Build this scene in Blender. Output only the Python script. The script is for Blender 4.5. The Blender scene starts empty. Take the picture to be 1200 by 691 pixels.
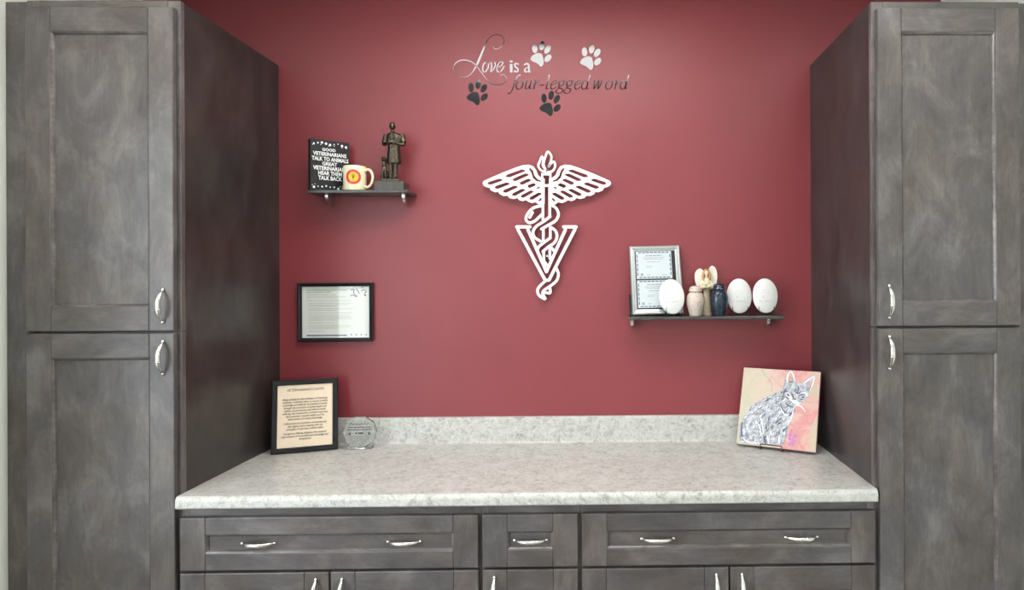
import bpy, bmesh, math, random
import numpy as np
from mathutils import Matrix, Vector

random.seed(7)
SC = bpy.context.scene
COL = SC.collection
PI = math.pi

# ------------------------------------------------------------------ camera
F, CX, CY = 772.52, 720.77, 327.33            # pixels, for a 1200 x 691 image
def _rot(a, b, c):
    ca, sa, cb, sb, cc, sc = math.cos(a), math.sin(a), math.cos(b), math.sin(b), math.cos(c), math.sin(c)
    base = np.array([[1, 0, 0], [0, 0, 1], [0, -1, 0]], float)
    Rx = np.array([[1, 0, 0], [0, ca, -sa], [0, sa, ca]])
    Ry = np.array([[cb, 0, sb], [0, 1, 0], [-sb, 0, cb]])
    Rz = np.array([[cc, -sc, 0], [sc, cc, 0], [0, 0, 1]])
    return Rz @ Rx @ Ry @ base
CR = _rot(-.0008, .016, .0052)
CP = np.array([.2309, -2.6549, 1.5614])
cam_d = bpy.data.cameras.new('camera')
cam = bpy.data.objects.new('camera', cam_d)
COL.objects.link(cam)
cam_d.sensor_width = 36
cam_d.lens = F / 1200 * 36
cam_d.shift_x = -(CX - 600) / 1200
cam_d.shift_y = -(345.5 - CY) / 1200
cam_d.clip_start = .05
_m = np.eye(4); _m[:3, :3] = CR.T; _m[:3, 3] = CP
cam.matrix_world = Matrix(_m.tolist())
SC.camera = cam

def at_y(u, v, Y=0.0):
    d = CR.T @ np.array([(u - CX) / F, -(v - CY) / F, -1.0])
    return CP + d * (Y - CP[1]) / d[1]
def at_z(u, v, Z):
    d = CR.T @ np.array([(u - CX) / F, -(v - CY) / F, -1.0])
    return CP + d * (Z - CP[2]) / d[2]

# ------------------------------------------------------------------ world, exposure
SKY = 8.2
LAMP = 11.5
w = bpy.data.worlds.new('overcast_sky'); SC.world = w
w.use_nodes = True
bg = w.node_tree.nodes['Background']
bg.inputs[0].default_value = (.86, .94, 1.0, 1)
bg.inputs[1].default_value = SKY
SC.view_settings.view_transform = 'Standard'
SC.view_settings.look = 'None'
SC.view_settings.gamma = 1
SC.view_settings.use_curve_mapping = False
SC.view_settings.exposure = -0.03

# ------------------------------------------------------------------ materials
MATS = {}
def mat(name, color=(.8, .8, .8), rough=.5, metal=0.0, spec=.5, **kw):
    if name in MATS: return MATS[name]
    m = bpy.data.materials.new(name); m.use_nodes = True
    b = m.node_tree.nodes['Principled BSDF']
    b.inputs['Base Color'].default_value = (*color, 1)
    b.inputs['Roughness'].default_value = rough
    b.inputs['Metallic'].default_value = metal
    b.inputs['Specular IOR Level'].default_value = spec
    for k, v in kw.items(): b.inputs[k].default_value = v
    MATS[name] = m
    return m
def N(m, kind, **props):
    n = m.node_tree.nodes.new(kind)
    for k, v in props.items(): setattr(n, k, v)
    return n
def L(m, a, b): m.node_tree.links.new(a, b)
def bsdf(m): return m.node_tree.nodes['Principled BSDF']
def noise(m, scale, detail=4, rough=.55, vec=None, dist=0.0):
    n = N(m, 'ShaderNodeTexNoise')
    n.inputs['Scale'].default_value = scale; n.inputs['Detail'].default_value = detail
    n.inputs['Roughness'].default_value = rough; n.inputs['Distortion'].default_value = dist
    if vec is not None: L(m, vec, n.inputs['Vector'])
    return n
def ramp(m, fac, stops):
    r = N(m, 'ShaderNodeValToRGB')
    while len(r.color_ramp.elements) < len(stops): r.color_ramp.elements.new(.5)
    for e, (p, c) in zip(r.color_ramp.elements, stops):
        e.position = p; e.color = (*c, 1)
    L(m, fac, r.inputs['Fac'])
    return r
def bump(m, height, strength, dist=.001):
    b = N(m, 'ShaderNodeBump')
    b.inputs['Strength'].default_value = strength; b.inputs['Distance'].default_value = dist
    L(m, height, b.inputs['Height']); L(m, b.outputs['Normal'], bsdf(m).inputs['Normal'])
def mixc(m, fac, a, b, mode='MIX'):
    x = N(m, 'ShaderNodeMix', data_type='RGBA', blend_type=mode)
    for sock, val in ((x.inputs[0], fac), (x.inputs[6], a), (x.inputs[7], b)):
        if hasattr(val, 'is_linked'): L(m, val, sock)
        elif isinstance(val, tuple): sock.default_value = (*val, 1)
        else: sock.default_value = val
    return x.outputs[2]
def objvec(m, scale=(1, 1, 1), randomise=False):
    tc = N(m, 'ShaderNodeTexCoord'); mp = N(m, 'ShaderNodeMapping')
    mp.inputs['Scale'].default_value = scale
    L(m, tc.outputs['Object'], mp.inputs['Vector'])
    if randomise:
        oi = N(m, 'ShaderNodeObjectInfo'); mu = N(m, 'ShaderNodeMath', operation='MULTIPLY')
        mu.inputs[1].default_value = 37.0
        L(m, oi.outputs['Random'], mu.inputs[0]); L(m, mu.outputs[0], mp.inputs['Location'])
    return mp.outputs['Vector']

# deep red eggshell paint with roller stipple
M_RED = mat('red_wall_paint', (.205, .034, .044), .42, 0, .52)
v = objvec(M_RED)
n = noise(M_RED, 2.2, 3, .5, v)
L(M_RED, ramp(M_RED, n.outputs['Fac'], [(.3, (.222, .033, .042)), (.7, (.250, .040, .050))]).outputs[0], bsdf(M_RED).inputs['Base Color'])
n2 = noise(M_RED, 260, 3, .6, v)
bump(M_RED, n2.outputs['Fac'], .4, .0012)

M_WHITE = mat('pale_wall_paint', (.78, .80, .74), .6)
n = noise(M_WHITE, 220, 3, .6, objvec(M_WHITE)); bump(M_WHITE, n.outputs['Fac'], .2, .001)
M_CEIL = mat('ceiling_paint', (.80, .80, .78), .8)
n = noise(M_CEIL, 90, 5, .7, objvec(M_CEIL)); bump(M_CEIL, n.outputs['Fac'], .3, .002)
M_FLOOR = mat('floor_vinyl', (.35, .30, .25), .35)
n = noise(M_FLOOR, 5, 6, .6, objvec(M_FLOOR, (1, 8, 1)))
L(M_FLOOR, ramp(M_FLOOR, n.outputs['Fac'], [(.3, (.10, .08, .065)), (.7, (.20, .165, .135))]).outputs[0], bsdf(M_FLOOR).inputs['Base Color'])
M_GROUND = mat('pale_paving', (.55, .54, .5), .9)
n = noise(M_GROUND, 3, 6, .6, objvec(M_GROUND))
L(M_GROUND, ramp(M_GROUND, n.outputs['Fac'], [(.3, (.62, .61, .58)), (.7, (.70, .69, .66))]).outputs[0], bsdf(M_GROUND).inputs['Base Color'])

def wood(name, axis, k=1.0, gl=.33):
    m = mat(name, (.06, .055, .052), .42, 0, .6)
    s = [30, 30, 30]; s[axis] = 4.0
    g = noise(m, 3.0, 6, .65, objvec(m, tuple(s), True), .6)
    mo = noise(m, 9, 8, .68, objvec(m, tuple(1.0 if i != axis else .6 for i in range(3)), True), .5)
    hu = noise(m, 4, 4, .6, objvec(m, (1, 1, 1), True))
    f = N(m, 'ShaderNodeMath', operation='MULTIPLY_ADD'); f.inputs[1].default_value = .2
    L(m, g.outputs['Fac'], f.inputs[0])
    f2 = N(m, 'ShaderNodeMath', operation='MULTIPLY'); f2.inputs[1].default_value = .8
    L(m, mo.outputs['Fac'], f2.inputs[0]); L(m, f2.outputs[0], f.inputs[2])
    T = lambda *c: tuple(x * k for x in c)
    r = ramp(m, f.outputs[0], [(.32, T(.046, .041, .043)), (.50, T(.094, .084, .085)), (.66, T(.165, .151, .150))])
    r2 = ramp(m, f.outputs[0], [(.32, T(.044, .035, .031)), (.50, T(.091, .075, .067)), (.66, T(.160, .134, .117))])
    hr = ramp(m, hu.outputs['Fac'], [(.4, (0, 0, 0)), (.65, (1, 1, 1))])
    L(m, mixc(m, hr.outputs[0], r.outputs[0], r2.outputs[0]), bsdf(m).inputs['Base Color'])
    rr = N(m, 'ShaderNodeMapRange'); rr.inputs[3].default_value = gl; rr.inputs[4].default_value = gl + .11
    L(m, g.outputs['Fac'], rr.inputs[0]); L(m, rr.outputs[0], bsdf(m).inputs['Roughness'])
    bump(m, mo.outputs['Fac'], .06, .0008)
    return m
M_WV, M_WH = wood('stained_maple_vertical', 2), wood('stained_maple_horizontal', 0)
M_BEAD = wood('polished_maple_bead', 0, 1.15, .16)
M_WSIDE = wood('darker_side_panel_wood', 2, .34)  # same wood recipe as the doors, scaled darker for tall cabinet sides
M_DARKGAP = mat('dark_cabinet_interior', (.02, .017, .017), .7)

M_LAM = mat('speckled_laminate', (.6, .58, .52), .34)
v = objvec(M_LAM)
a = noise(M_LAM, 38, 9, .72, v, 1.2)
base = ramp(M_LAM, a.outputs['Fac'], [(.36, (.27, .265, .24)), (.47, (.46, .455, .42)), (.60, (.56, .56, .53))])
b_ = noise(M_LAM, 120, 5, .7, v, 2.0)
sp = ramp(M_LAM, b_.outputs['Fac'], [(.36, (1, 1, 1)), (.44, (0, 0, 0))])
c1 = mixc(M_LAM, sp.outputs[0], base.outputs[0], (.18, .178, .16))
big = noise(M_LAM, 14, 3, .5, v, .5)
sp2 = ramp(M_LAM, big.outputs['Fac'], [(.4, (0, 0, 0)), (.7, (.35, .35, .35))])
c2 = mixc(M_LAM, sp2.outputs[0], c1, (.62, .62, .59))
L(M_LAM, c2, bsdf(M_LAM).inputs['Base Color'])

M_CHROME = mat('brushed_nickel', (.70, .69, .66), .24, 1.0)
n = noise(M_CHROME, 300, 2, .5, objvec(M_CHROME, (1, 1, .1))); bump(M_CHROME, n.outputs['Fac'], .05, .0004)
M_SHELF = mat('dark_grey_shelf', (.045, .05, .047), .25)
n = noise(M_SHELF, 30, 4, .6, objvec(M_SHELF, (1, 6, 6)))
L(M_SHELF, ramp(M_SHELF, n.outputs['Fac'], [(.3, (.035, .04, .037)), (.7, (.07, .074, .068))]).outputs[0], bsdf(M_SHELF).inputs['Base Color'])
M_VINYL = mat('gloss_black_vinyl', (.006, .007, .010), .05, 0, .85)
n = noise(M_VINYL, 170, 3, .6, objvec(M_VINYL)); bump(M_VINYL, n.outputs['Fac'], .12, .0006)
M_EMB = mat('white_painted_metal', (.80, .84, .82), .4)
n = noise(M_EMB, 60, 3, .5, objvec(M_EMB)); bump(M_EMB, n.outputs['Fac'], .03, .0005)
def plain(name, c, rough=.5, metal=0, spec=.5, var=.12, scale=40, bmp=0.0):
    """one-colour procedural material with slight tonal variation"""
    m = mat(name, c, rough, metal, spec)
    n = noise(m, scale, 4, .6, objvec(m))
    lo = tuple(max(0, x * (1 - var)) for x in c); hi = tuple(min(1, x * (1 + var)) for x in c)
    L(m, ramp(m, n.outputs['Fac'], [(.3, lo), (.7, hi)]).outputs[0], bsdf(m).inputs['Base Color'])
    if bmp: bump(m, n.outputs['Fac'], bmp, .001)
    return m
M_BLACK = plain('black_frame_lacquer', (.010, .010, .013), .35, 0, .3)
M_BLACKSIGN = plain('black_sign_paint', (.010, .011, .014), .45, 0, .3)
M_WIRE = plain('black_wire', (.012, .012, .012), .4)
M_PRINTW = plain('white_print', (.82, .83, .84), .6, var=.03)
M_INK = plain('black_ink', (.03, .027, .025), .7)
M_INKG = plain('grey_ink', (.26, .27, .28), .7)
M_INKLG = plain('pale_grey_ink', (.42, .44, .43), .7)
M_INKGREEN = plain('green_ink', (.16, .27, .12), .7)
M_INKBLUE = plain('slate_blue_ink', (.10, .15, .22), .7)
M_PAPER = plain('white_paper', (.76, .78, .74), .7, var=.02)
M_PAPERB = plain('cool_certificate_paper', (.53, .58, .60), .7, var=.02)
M_PARCH = plain('parchment_paper', (.90, .75, .58), .75, var=.04, scale=25)
M_SILVER = plain('silver_frame_metal', (.52, .54, .54), .32, .9, var=.08)
M_MUG = plain('cream_glaze', (.82, .74, .50), .12, var=.02)
M_MUGIN = plain('mug_red_print', (.62, .045, .04), .3)
M_MUGY = plain('mug_yellow_print', (.85, .50, .03), .3)
M_BRONZE = mat('dark_bronze', (.05, .04, .03), .3, .9)
n = noise(M_BRONZE, 160, 4, .6, objvec(M_BRONZE))
L(M_BRONZE, ramp(M_BRONZE, n.outputs['Fac'], [(.35, (.03, .025, .019)), (.65, (.15, .125, .09))]).outputs[0], bsdf(M_BRONZE).inputs['Base Color'])
bump(M_BRONZE, n.outputs['Fac'], .15, .001)
M_PLINTH = plain('grey_bronze_plinth', (.085, .082, .072), .42, .4, var=.25, scale=70)
M_TAUPE = mat('taupe_ceramic', (.52, .43, .37), .22)
n = noise(M_TAUPE, 190, 3, .6, objvec(M_TAUPE))
L(M_TAUPE, ramp(M_TAUPE, n.outputs['Fac'], [(.34, (.30, .23, .20)), (.44, (.54, .45, .39)), (.7, (.60, .52, .46))]).outputs[0], bsdf(M_TAUPE).inputs['Base Color'])
M_NAVY = mat('navy_ceramic', (.02, .035, .06), .08)
n = noise(M_NAVY, 120, 3, .6, objvec(M_NAVY))
L(M_NAVY, ramp(M_NAVY, n.outputs['Fac'], [(.35, (.009, .016, .027)), (.68, (.034, .054, .078))]).outputs[0], bsdf(M_NAVY).inputs['Base Color'])
M_PLAQUE = plain('white_bisque', (.70, .70, .68), .45, var=.02)
M_WING = plain('ivory_wing', (.80, .76, .66), .5, var=.1, scale=120, bmp=.3)
M_GOWN = plain('cream_gown', (.72, .63, .45), .5, var=.15, scale=90, bmp=.2)
M_HAIR = plain('auburn_hair', (.46, .24, .10), .5, var=.3, scale=200, bmp=.4)
M_SKIN = plain('pale_painted_skin', (.78, .56, .42), .5, var=.05)
M_GREEN = plain('pale_green_leaves', (.42, .47, .26), .6, var=.2, scale=300)
M_ACRYL = mat('clear_acrylic', (.97, .985, .98), .02)
bsdf(M_ACRYL).inputs['Transmission Weight'].default_value = 1.0
bsdf(M_ACRYL).inputs['IOR'].default_value = 1.46
M_FROST = mat('frosted_etching', (.86, .88, .87), .5)
n = noise(M_FROST, 400, 2, .5, objvec(M_FROST)); bump(M_FROST, n.outputs['Fac'], .1, .0003)
bsdf(M_FROST).inputs['Alpha'].default_value = .5

def glass_pane(name, gloss=.02):
    m = bpy.data.materials.new(name); m.use_nodes = True
    nt = m.node_tree; nt.nodes.clear()
    o = nt.nodes.new('ShaderNodeOutputMaterial'); t = nt.nodes.new('ShaderNodeBsdfTransparent')
    g = nt.nodes.new('ShaderNodeBsdfGlossy'); g.inputs['Roughness'].default_value = gloss
    ge = nt.nodes.new('ShaderNodeNewGeometry'); dt = nt.nodes.new('ShaderNodeVectorMath'); dt.operation = 'DOT_PRODUCT'
    nt.links.new(ge.outputs['Normal'], dt.inputs[0]); nt.links.new(ge.outputs['Incoming'], dt.inputs[1])
    ab = nt.nodes.new('ShaderNodeMath'); ab.operation = 'ABSOLUTE'; nt.links.new(dt.outputs['Value'], ab.inputs[0])
    om = nt.nodes.new('ShaderNodeMath'); om.operation = 'SUBTRACT'; om.inputs[0].default_value = 1; nt.links.new(ab.outputs[0], om.inputs[1])
    pw_ = nt.nodes.new('ShaderNodeMath'); pw_.operation = 'POWER'; pw_.inputs[1].default_value = 5; nt.links.new(om.outputs[0], pw_.inputs[0])
    f = nt.nodes.new('ShaderNodeMath'); f.operation = 'MULTIPLY_ADD'; f.inputs[1].default_value = .957; f.inputs[2].default_value = .043
    nt.links.new(pw_.outputs[0], f.inputs[0])            # Schlick reflectance of glass, the same from both sides
    x = nt.nodes.new('ShaderNodeMixShader')
    nt.links.new(f.outputs[0], x.inputs[0]); nt.links.new(t.outputs[0], x.inputs[1]); nt.links.new(g.outputs[0], x.inputs[2])
    nt.links.new(x.outputs[0], o.inputs[0])
    return m
M_GLASS = glass_pane('picture_glass')
def emit(name, c, s):
    m = bpy.data.materials.new(name); m.use_nodes = True
    b = m.node_tree.nodes['Principled BSDF']
    b.inputs['Base Color'].default_value = (.8, .8, .8, 1)
    b.inputs['Emission Color'].default_value = (*c, 1); b.inputs['Emission Strength'].default_value = s
    return m
M_LAMP = emit('lit_lamp_diffuser', (1.0, .98, .95), LAMP)
M_FIX = plain('white_fixture_enamel', (.8, .8, .8), .4, var=.03)

# ------------------------------------------------------------------ mesh helpers
def link(o, parent=None):
    COL.objects.link(o)
    if parent is not None: o.parent = parent
    return o
def obj(name, bm, m, parent=None, loc=None, rot=None, smooth=False, kind=None):
    me = bpy.data.meshes.new(name)
    if isinstance(bm, bmesh.types.BMesh):
        bmesh.ops.recalc_face_normals(bm, faces=bm.faces[:])
        bm.to_mesh(me); bm.free()
    else:
        me = bm
    me.name = name
    me.materials.clear(); me.materials.append(m)
    if smooth:
        for p in me.polygons: p.use_smooth = True
    o = bpy.data.objects.new(name, me)
    link(o, parent)
    if loc is not None: o.location = loc
    if rot is not None: o.rotation_euler = rot
    if kind: o['kind'] = kind
    return o
def auto_smooth(o, deg=35):
    me = o.data
    for p in me.polygons: p.use_smooth = True
    b = bmesh.new(); b.from_mesh(me)
    for e in b.edges:
        if len(e.link_faces) == 2 and e.calc_face_angle(0) > math.radians(deg): e.smooth = False
    b.to_mesh(me); b.free()
    return o
def thing(name, label, cat, loc=(0, 0, 0), rot=(0, 0, 0), group=None):
    o = bpy.data.objects.new(name, None); o.empty_display_size = .05
    link(o); o.location = loc; o.rotation_euler = rot
    o['label'] = label; o['category'] = cat
    if group: o['group'] = group
    return o
def tag(o, label, cat, group=None):
    o['label'] = label; o['category'] = cat
    if group: o['group'] = group
    return o
def struct(o): o['kind'] = 'structure'; return o

def box(bm, x0, x1, y0, y1, z0, z1, bev=0.0):
    r = bmesh.ops.create_cube(bm, size=1)
    vs = r['verts']
    for q in vs:
        q.co = Vector((x0 + (q.co.x + .5) * (x1 - x0), y0 + (q.co.y + .5) * (y1 - y0), z0 + (q.co.z + .5) * (z1 - z0)))
    if bev > 0:
        es = list({e for q in vs for e in q.link_edges})
        bmesh.ops.bevel(bm, geom=es, offset=bev, segments=2, profile=.5, affect='EDGES')
    return bm
def boxes(*args, bev=0.0):
    bm = bmesh.new()
    for a in args: box(bm, *a, bev=bev)
    return bm
def catmull(pts, n=6, closed=False):
    P = [np.array(p, float) for p in pts]
    out = []
    m = len(P)
    rng = range(m) if closed else range(m - 1)
    for i in rng:
        if closed: p0, p1, p2, p3 = P[(i - 1) % m], P[i], P[(i + 1) % m], P[(i + 2) % m]
        else:
            p1, p2 = P[i], P[i + 1]
            p0 = P[i - 1] if i > 0 else 2 * p1 - p2
            p3 = P[i + 2] if i + 2 < m else 2 * p2 - p1
        for k in range(n):
            t = k / n
            out.append(.5 * ((2 * p1) + (-p0 + p2) * t + (2 * p0 - 5 * p1 + 4 * p2 - p3) * t * t + (-p0 + 3 * p1 - 3 * p2 + p3) * t ** 3))
    if not closed: out.append(P[-1])
    return out
def ribbon(bm, pts, half, y0, y1, closed=False, caps=True):
    """flat stroke in the XZ plane: pts (x, z), half-width number or list, front face at y0, back at y1"""
    n = len(pts); P = [np.array(p, float) for p in pts]
    H = [half] * n if not hasattr(half, '__len__') else list(half)
    Lf, Rt = [], []
    for i in range(n):
        a = P[i - 1] if (i > 0 or closed) else P[i]
        b = P[(i + 1) % n] if (i < n - 1 or closed) else P[i]
        d = b - a; l = np.hypot(*d); d = d / l if l > 1e-9 else np.array([1, 0.])
        nrm = np.array([-d[1], d[0]])
        Lf.append(P[i] + nrm * H[i]); Rt.append(P[i] - nrm * H[i])
    vf = [(bm.verts.new((p[0], y0, p[1])), bm.verts.new((q[0], y0, q[1])), bm.verts.new((p[0], y1, p[1])), bm.verts.new((q[0], y1, q[1]))) for p, q in zip(Lf, Rt)]
    rng = range(n) if closed else range(n - 1)
    for i in rng:
        a, b = vf[i], vf[(i + 1) % n]
        bm.faces.new((a[0], b[0], b[1], a[1])); bm.faces.new((a[2], a[3], b[3], b[2]))
        bm.faces.new((a[0], a[2], b[2], b[0])); bm.faces.new((a[1], b[1], b[3], a[3]))
    if not closed:
        for a in (vf[0], vf[-1]): bm.faces.new((a[0], a[1], a[3], a[2]))
        if caps:
            for i in (0, n - 1): disc(bm, P[i], H[i] * .995, y0 - .0001 - .00005 * (i > 0), y1, 12)
def disc(bm, c, r, y0, y1, n=14, rz=None, rot=0.0):
    rz = r if rz is None else rz
    pts = []
    for k in range(n):
        a = 2 * PI * k / n
        x, z = r * math.cos(a), rz * math.sin(a)
        pts.append((c[0] + x * math.cos(rot) - z * math.sin(rot), c[1] + x * math.sin(rot) + z * math.cos(rot)))
    prism(bm, pts, y0, y1)
def prism(bm, pts, y0, y1):
    f = [bm.verts.new((p[0], y0, p[1])) for p in pts]; b = [bm.verts.new((p[0], y1, p[1])) for p in pts]
    bm.faces.new(f); bm.faces.new(list(reversed(b)))
    n = len(pts)
    for i in range(n): bm.faces.new((f[i], f[(i + 1) % n], b[(i + 1) % n], b[i]))
def lathe(bm, prof, n=40, c=(0, 0), cap=True):
    rings = []
    for r, z in prof:
        rings.append([bm.verts.new((c[0] + r * math.cos(2 * PI * k / n), c[1] + r * math.sin(2 * PI * k / n), z)) for k in range(n)])
    for a, b in zip(rings, rings[1:]):
        for k in range(n): bm.faces.new((a[k], a[(k + 1) % n], b[(k + 1) % n], b[k]))
    if cap:
        for r in (rings[0], rings[-1]): bm.faces.new(r)
    return bm
def tube(bm, pts, rad, seg=10, flat=(1, 1), up=(0, 0, 1)):
    P = [Vector(p) for p in pts]; n = len(P)
    R = [rad] * n if not hasattr(rad, '__len__') else list(rad)
    rings = []
    for i in range(n):
        d = (P[min(i + 1, n - 1)] - P[max(i - 1, 0)]).normalized()
        u = Vector(up)
        if abs(d.dot(u)) > .95: u = Vector((1, 0, 0))
        s = d.cross(u).normalized(); t = s.cross(d).normalized()
        rings.append([bm.verts.new(P[i] + s * (R[i] * flat[0] * math.cos(2 * PI * k / seg)) + t * (R[i] * flat[1] * math.sin(2 * PI * k / seg))) for k in range(seg)])
    for a, b in zip(rings, rings[1:]):
        for k in range(seg): bm.faces.new((a[k], a[(k + 1) % seg], b[(k + 1) % seg], b[k]))
    bm.faces.new(rings[0]); bm.faces.new(rings[-1])
    return bm
def rect_sweep(bm, w, h, prof, cx=0.0, cz=0.0):
    """mitred frame: prof = closed list of (inset, y) swept round a w x h rectangle in XZ"""
    rings = []
    for sx, sz in ((-1, -1), (1, -1), (1, 1), (-1, 1)):
        rings.append([bm.verts.new((cx + sx * (w / 2 - i), y, cz + sz * (h / 2 - i))) for i, y in prof])
    n = len(prof)
    for k in range(4):
        a, b = rings[k], rings[(k + 1) % 4]
        for j in range(n): bm.faces.new((a[j], a[(j + 1) % n], b[(j + 1) % n], b[j]))
    return bm
def ellipsoid(bm, c, r, seg=16, rot=None):
    res = bmesh.ops.create_uvsphere(bm, u_segments=seg, v_segments=max(6, seg // 2), radius=1)
    Mx = Matrix.Translation(c) @ (rot.to_4x4() if rot is not None else Matrix.Identity(4)) @ Matrix.Diagonal((*r, 1))
    bmesh.ops.transform(bm, matrix=Mx, verts=res['verts'])
def fuse(bm, voxel, m, name, parent, smooth_it=2):
    """one continuous surface out of overlapping volumes"""
    me = bpy.data.meshes.new('fuse'); bmesh.ops.recalc_face_normals(bm, faces=bm.faces[:]); bm.to_mesh(me); bm.free()
    o = bpy.data.objects.new('fuse', me); COL.objects.link(o)
    r = o.modifiers.new('r', 'REMESH'); r.mode = 'VOXEL'; r.voxel_size = voxel
    s = o.modifiers.new('s', 'SMOOTH'); s.iterations = smooth_it; s.factor = .5
    dg = bpy.context.evaluated_depsgraph_get()
    out = bpy.data.meshes.new_from_object(o.evaluated_get(dg))
    bpy.data.objects.remove(o)
    return obj(name, out, m, parent, smooth=True)
_text_cache = {}
def text_verts(body, shear=0.0, bold=0.0, spacing=1.0):
    key = (body, shear, bold, spacing)
    if key in _text_cache: return _text_cache[key]
    cu = bpy.data.curves.new('t', 'FONT'); cu.body = body; cu.size = 1; cu.shear = shear; cu.offset = bold
    cu.space_character = spacing; cu.resolution_u = 3; cu.fill_mode = 'FRONT'
    o = bpy.data.objects.new('t', cu); COL.objects.link(o)
    dg = bpy.context.evaluated_depsgraph_get()
    me = bpy.data.meshes.new_from_object(o.evaluated_get(dg))
    V = np.array([q.co[:2] for q in me.vertices]) if len(me.vertices) else np.zeros((0, 2))
    Fc = [tuple(p.vertices) for p in me.polygons]
    bpy.data.objects.remove(o); bpy.data.meshes.remove(me)
    _text_cache[key] = (V, Fc)
    return V, Fc
def text(bm, body, x0, x1, z0, z1, y, shear=0.0, bold=0.0, spacing=1.0, fn=None):
    """text filling the rectangle x0..x1, z0..z1 (XZ plane) at depth y; height from cap line to baseline"""
    V, Fc = text_verts(body, shear, bold, spacing)
    if not len(V): return
    mn, mx = V.min(0), V.max(0)
    vs = []
    for p in V:
        a = (p[0] - mn[0]) / (mx[0] - mn[0]); b = (p[1] - mn[1]) / (mx[1] - mn[1])
        c = (x0 + a * (x1 - x0), y, z0 + b * (z1 - z0))
        vs.append(bm.verts.new(fn(c) if fn else c))
    for f in Fc:
        try: bm.faces.new([vs[i] for i in f])
        except ValueError: pass
def line(bm, body, xc, zb, size, y, shear=0.0, bold=0.0, maxw=None, sq=1.0):
    """one centred line of text with its natural proportions"""
    V, Fc = text_verts(body, shear, bold)
    if not len(V): return
    mn, mx = V[:, 0].min(), V[:, 0].max(); s = size; sx = s * sq
    if maxw and (mx - mn) * s > maxw: sx = maxw / (mx - mn)
    vs = [bm.verts.new((xc + (p[0] - (mn + mx) / 2) * sx, y, zb + p[1] * s)) for p in V]
    for f in Fc:
        try: bm.faces.new([vs[i] for i in f])
        except ValueError: pass
def words(bm, x0, x1, z, h, y, rnd, fill=1.0):
    """a row of unreadable small print, as word-long strips"""
    x = x0; end = x0 + (x1 - x0) * fill
    while x < end - h:
        wl = min(h * rnd.uniform(1.2, 4.5), end - x)
        vs = [bm.verts.new(c) for c in ((x, y, z), (x + wl, y, z), (x + wl, y, z + h), (x, y, z + h))]
        bm.faces.new(vs)
        x += wl + h * .55
def fill2d(outlines, y0, y1):
    """flat plate with holes: outlines = list of closed (x, z) loops, first solid, others cut by even-odd fill"""
    cu = bpy.data.curves.new('c', 'CURVE'); cu.dimensions = '2D'; cu.fill_mode = 'BOTH'
    cu.extrude = abs(y1 - y0) / 2
    for lp in outlines:
        s = cu.splines.new('POLY'); s.points.add(len(lp) - 1); s.use_cyclic_u = True
        for q, p in zip(s.points, lp): q.co = (p[0], p[1], 0, 1)
    o = bpy.data.objects.new('c', cu); COL.objects.link(o)
    dg = bpy.context.evaluated_depsgraph_get()
    me = bpy.data.meshes.new_from_object(o.evaluated_get(dg))
    bpy.data.objects.remove(o)
    ym = (y0 + y1) / 2
    bm = bmesh.new(); bm.from_mesh(me); bpy.data.meshes.remove(me)
    for q in bm.verts: q.co = Vector((q.co.x, ym - q.co.z, q.co.y))
    return bm

# ------------------------------------------------------------------ room shell
XL, XR, YB, HC = -1.602, 1.602, -5.6, 2.743
struct(obj('floor', boxes((XL - .15, XR + .15, YB - .15, .15, -.1, 0)), M_FLOOR))
struct(obj('ceiling', boxes((XL - .15, XR + .15, YB - .15, .15, HC, HC + .1)), M_CEIL))
struct(obj('wall_back', boxes((XL - .15, XR + .15, 0, .15, 0, HC)), M_RED))
struct(obj('wall_right', boxes((XR, XR + .15, YB, 0, 0, HC)), M_WHITE))
struct(obj('wall_front', boxes((XL - .15, XR + .15, YB - .15, YB, 0, HC)), M_WHITE))
WY0, WY1, WZ0, WZ1 = -5.2, -1.2, .5, 2.35          # long daylight window in the left wall
struct(obj('wall_left', boxes((XL - .15, XL, YB, WY0, 0, HC), (XL - .15, XL, WY1, 0, 0, HC),
                              (XL - .15, XL, WY0, WY1, 0, WZ0), (XL - .15, XL, WY0, WY1, WZ1, HC)), M_WHITE))
win = struct(obj('window_1', boxes((XL - .12, XL - .05, WY0, WY1, WZ0, WZ0 + .05), (XL - .12, XL - .05, WY0, WY1, WZ1 - .05, WZ1)), M_FIX))
MUL = (WY0 + .025, -3.98, -2.75, WY1 - .025)
for yy in MUL: obj('mullion', boxes((XL - .12, XL - .05, yy - .025, yy + .025, WZ0 + .05, WZ1 - .05)), M_FIX, win)
for ya, yb in zip(MUL, MUL[1:]): obj('pane', boxes((XL - .088, XL - .082, ya + .025, yb - .025, WZ0 + .05, WZ1 - .05)), M_GLASS, win)
obj('window_sill', boxes((XL - .05, XL + .04, WY0 - .04, WY1 + .04, WZ0 - .03, WZ0), bev=.004), M_FIX, win)
for nm, a in (('baseboard_left', (XL, XL + .014, YB + .02, -.64, 0, .1)), ('baseboard_right', (XR - .014, XR, YB + .02, -.64, 0, .1)), ('baseboard_front', (XL + .02, XR - .02, YB, YB + .014, 0, .1))):
    struct(obj(nm, boxes(a, bev=.003), M_FIX))
struct(obj('ground_outside', boxes((-200, XL - .15, -200, 60, -.3, -.12)), M_GROUND))
pl = bpy.data.lights.new('window_portal', 'AREA'); pl.shape = 'RECTANGLE'; pl.size = WZ1 - WZ0; pl.size_y = WY1 - WY0
pl.cycles.is_portal = True
po = bpy.data.objects.new('window_portal', pl); link(po)
po.location = (XL - .06, (WY0 + WY1) / 2, (WZ0 + WZ1) / 2); po.rotation_euler = (0, -PI / 2, 0)

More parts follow.
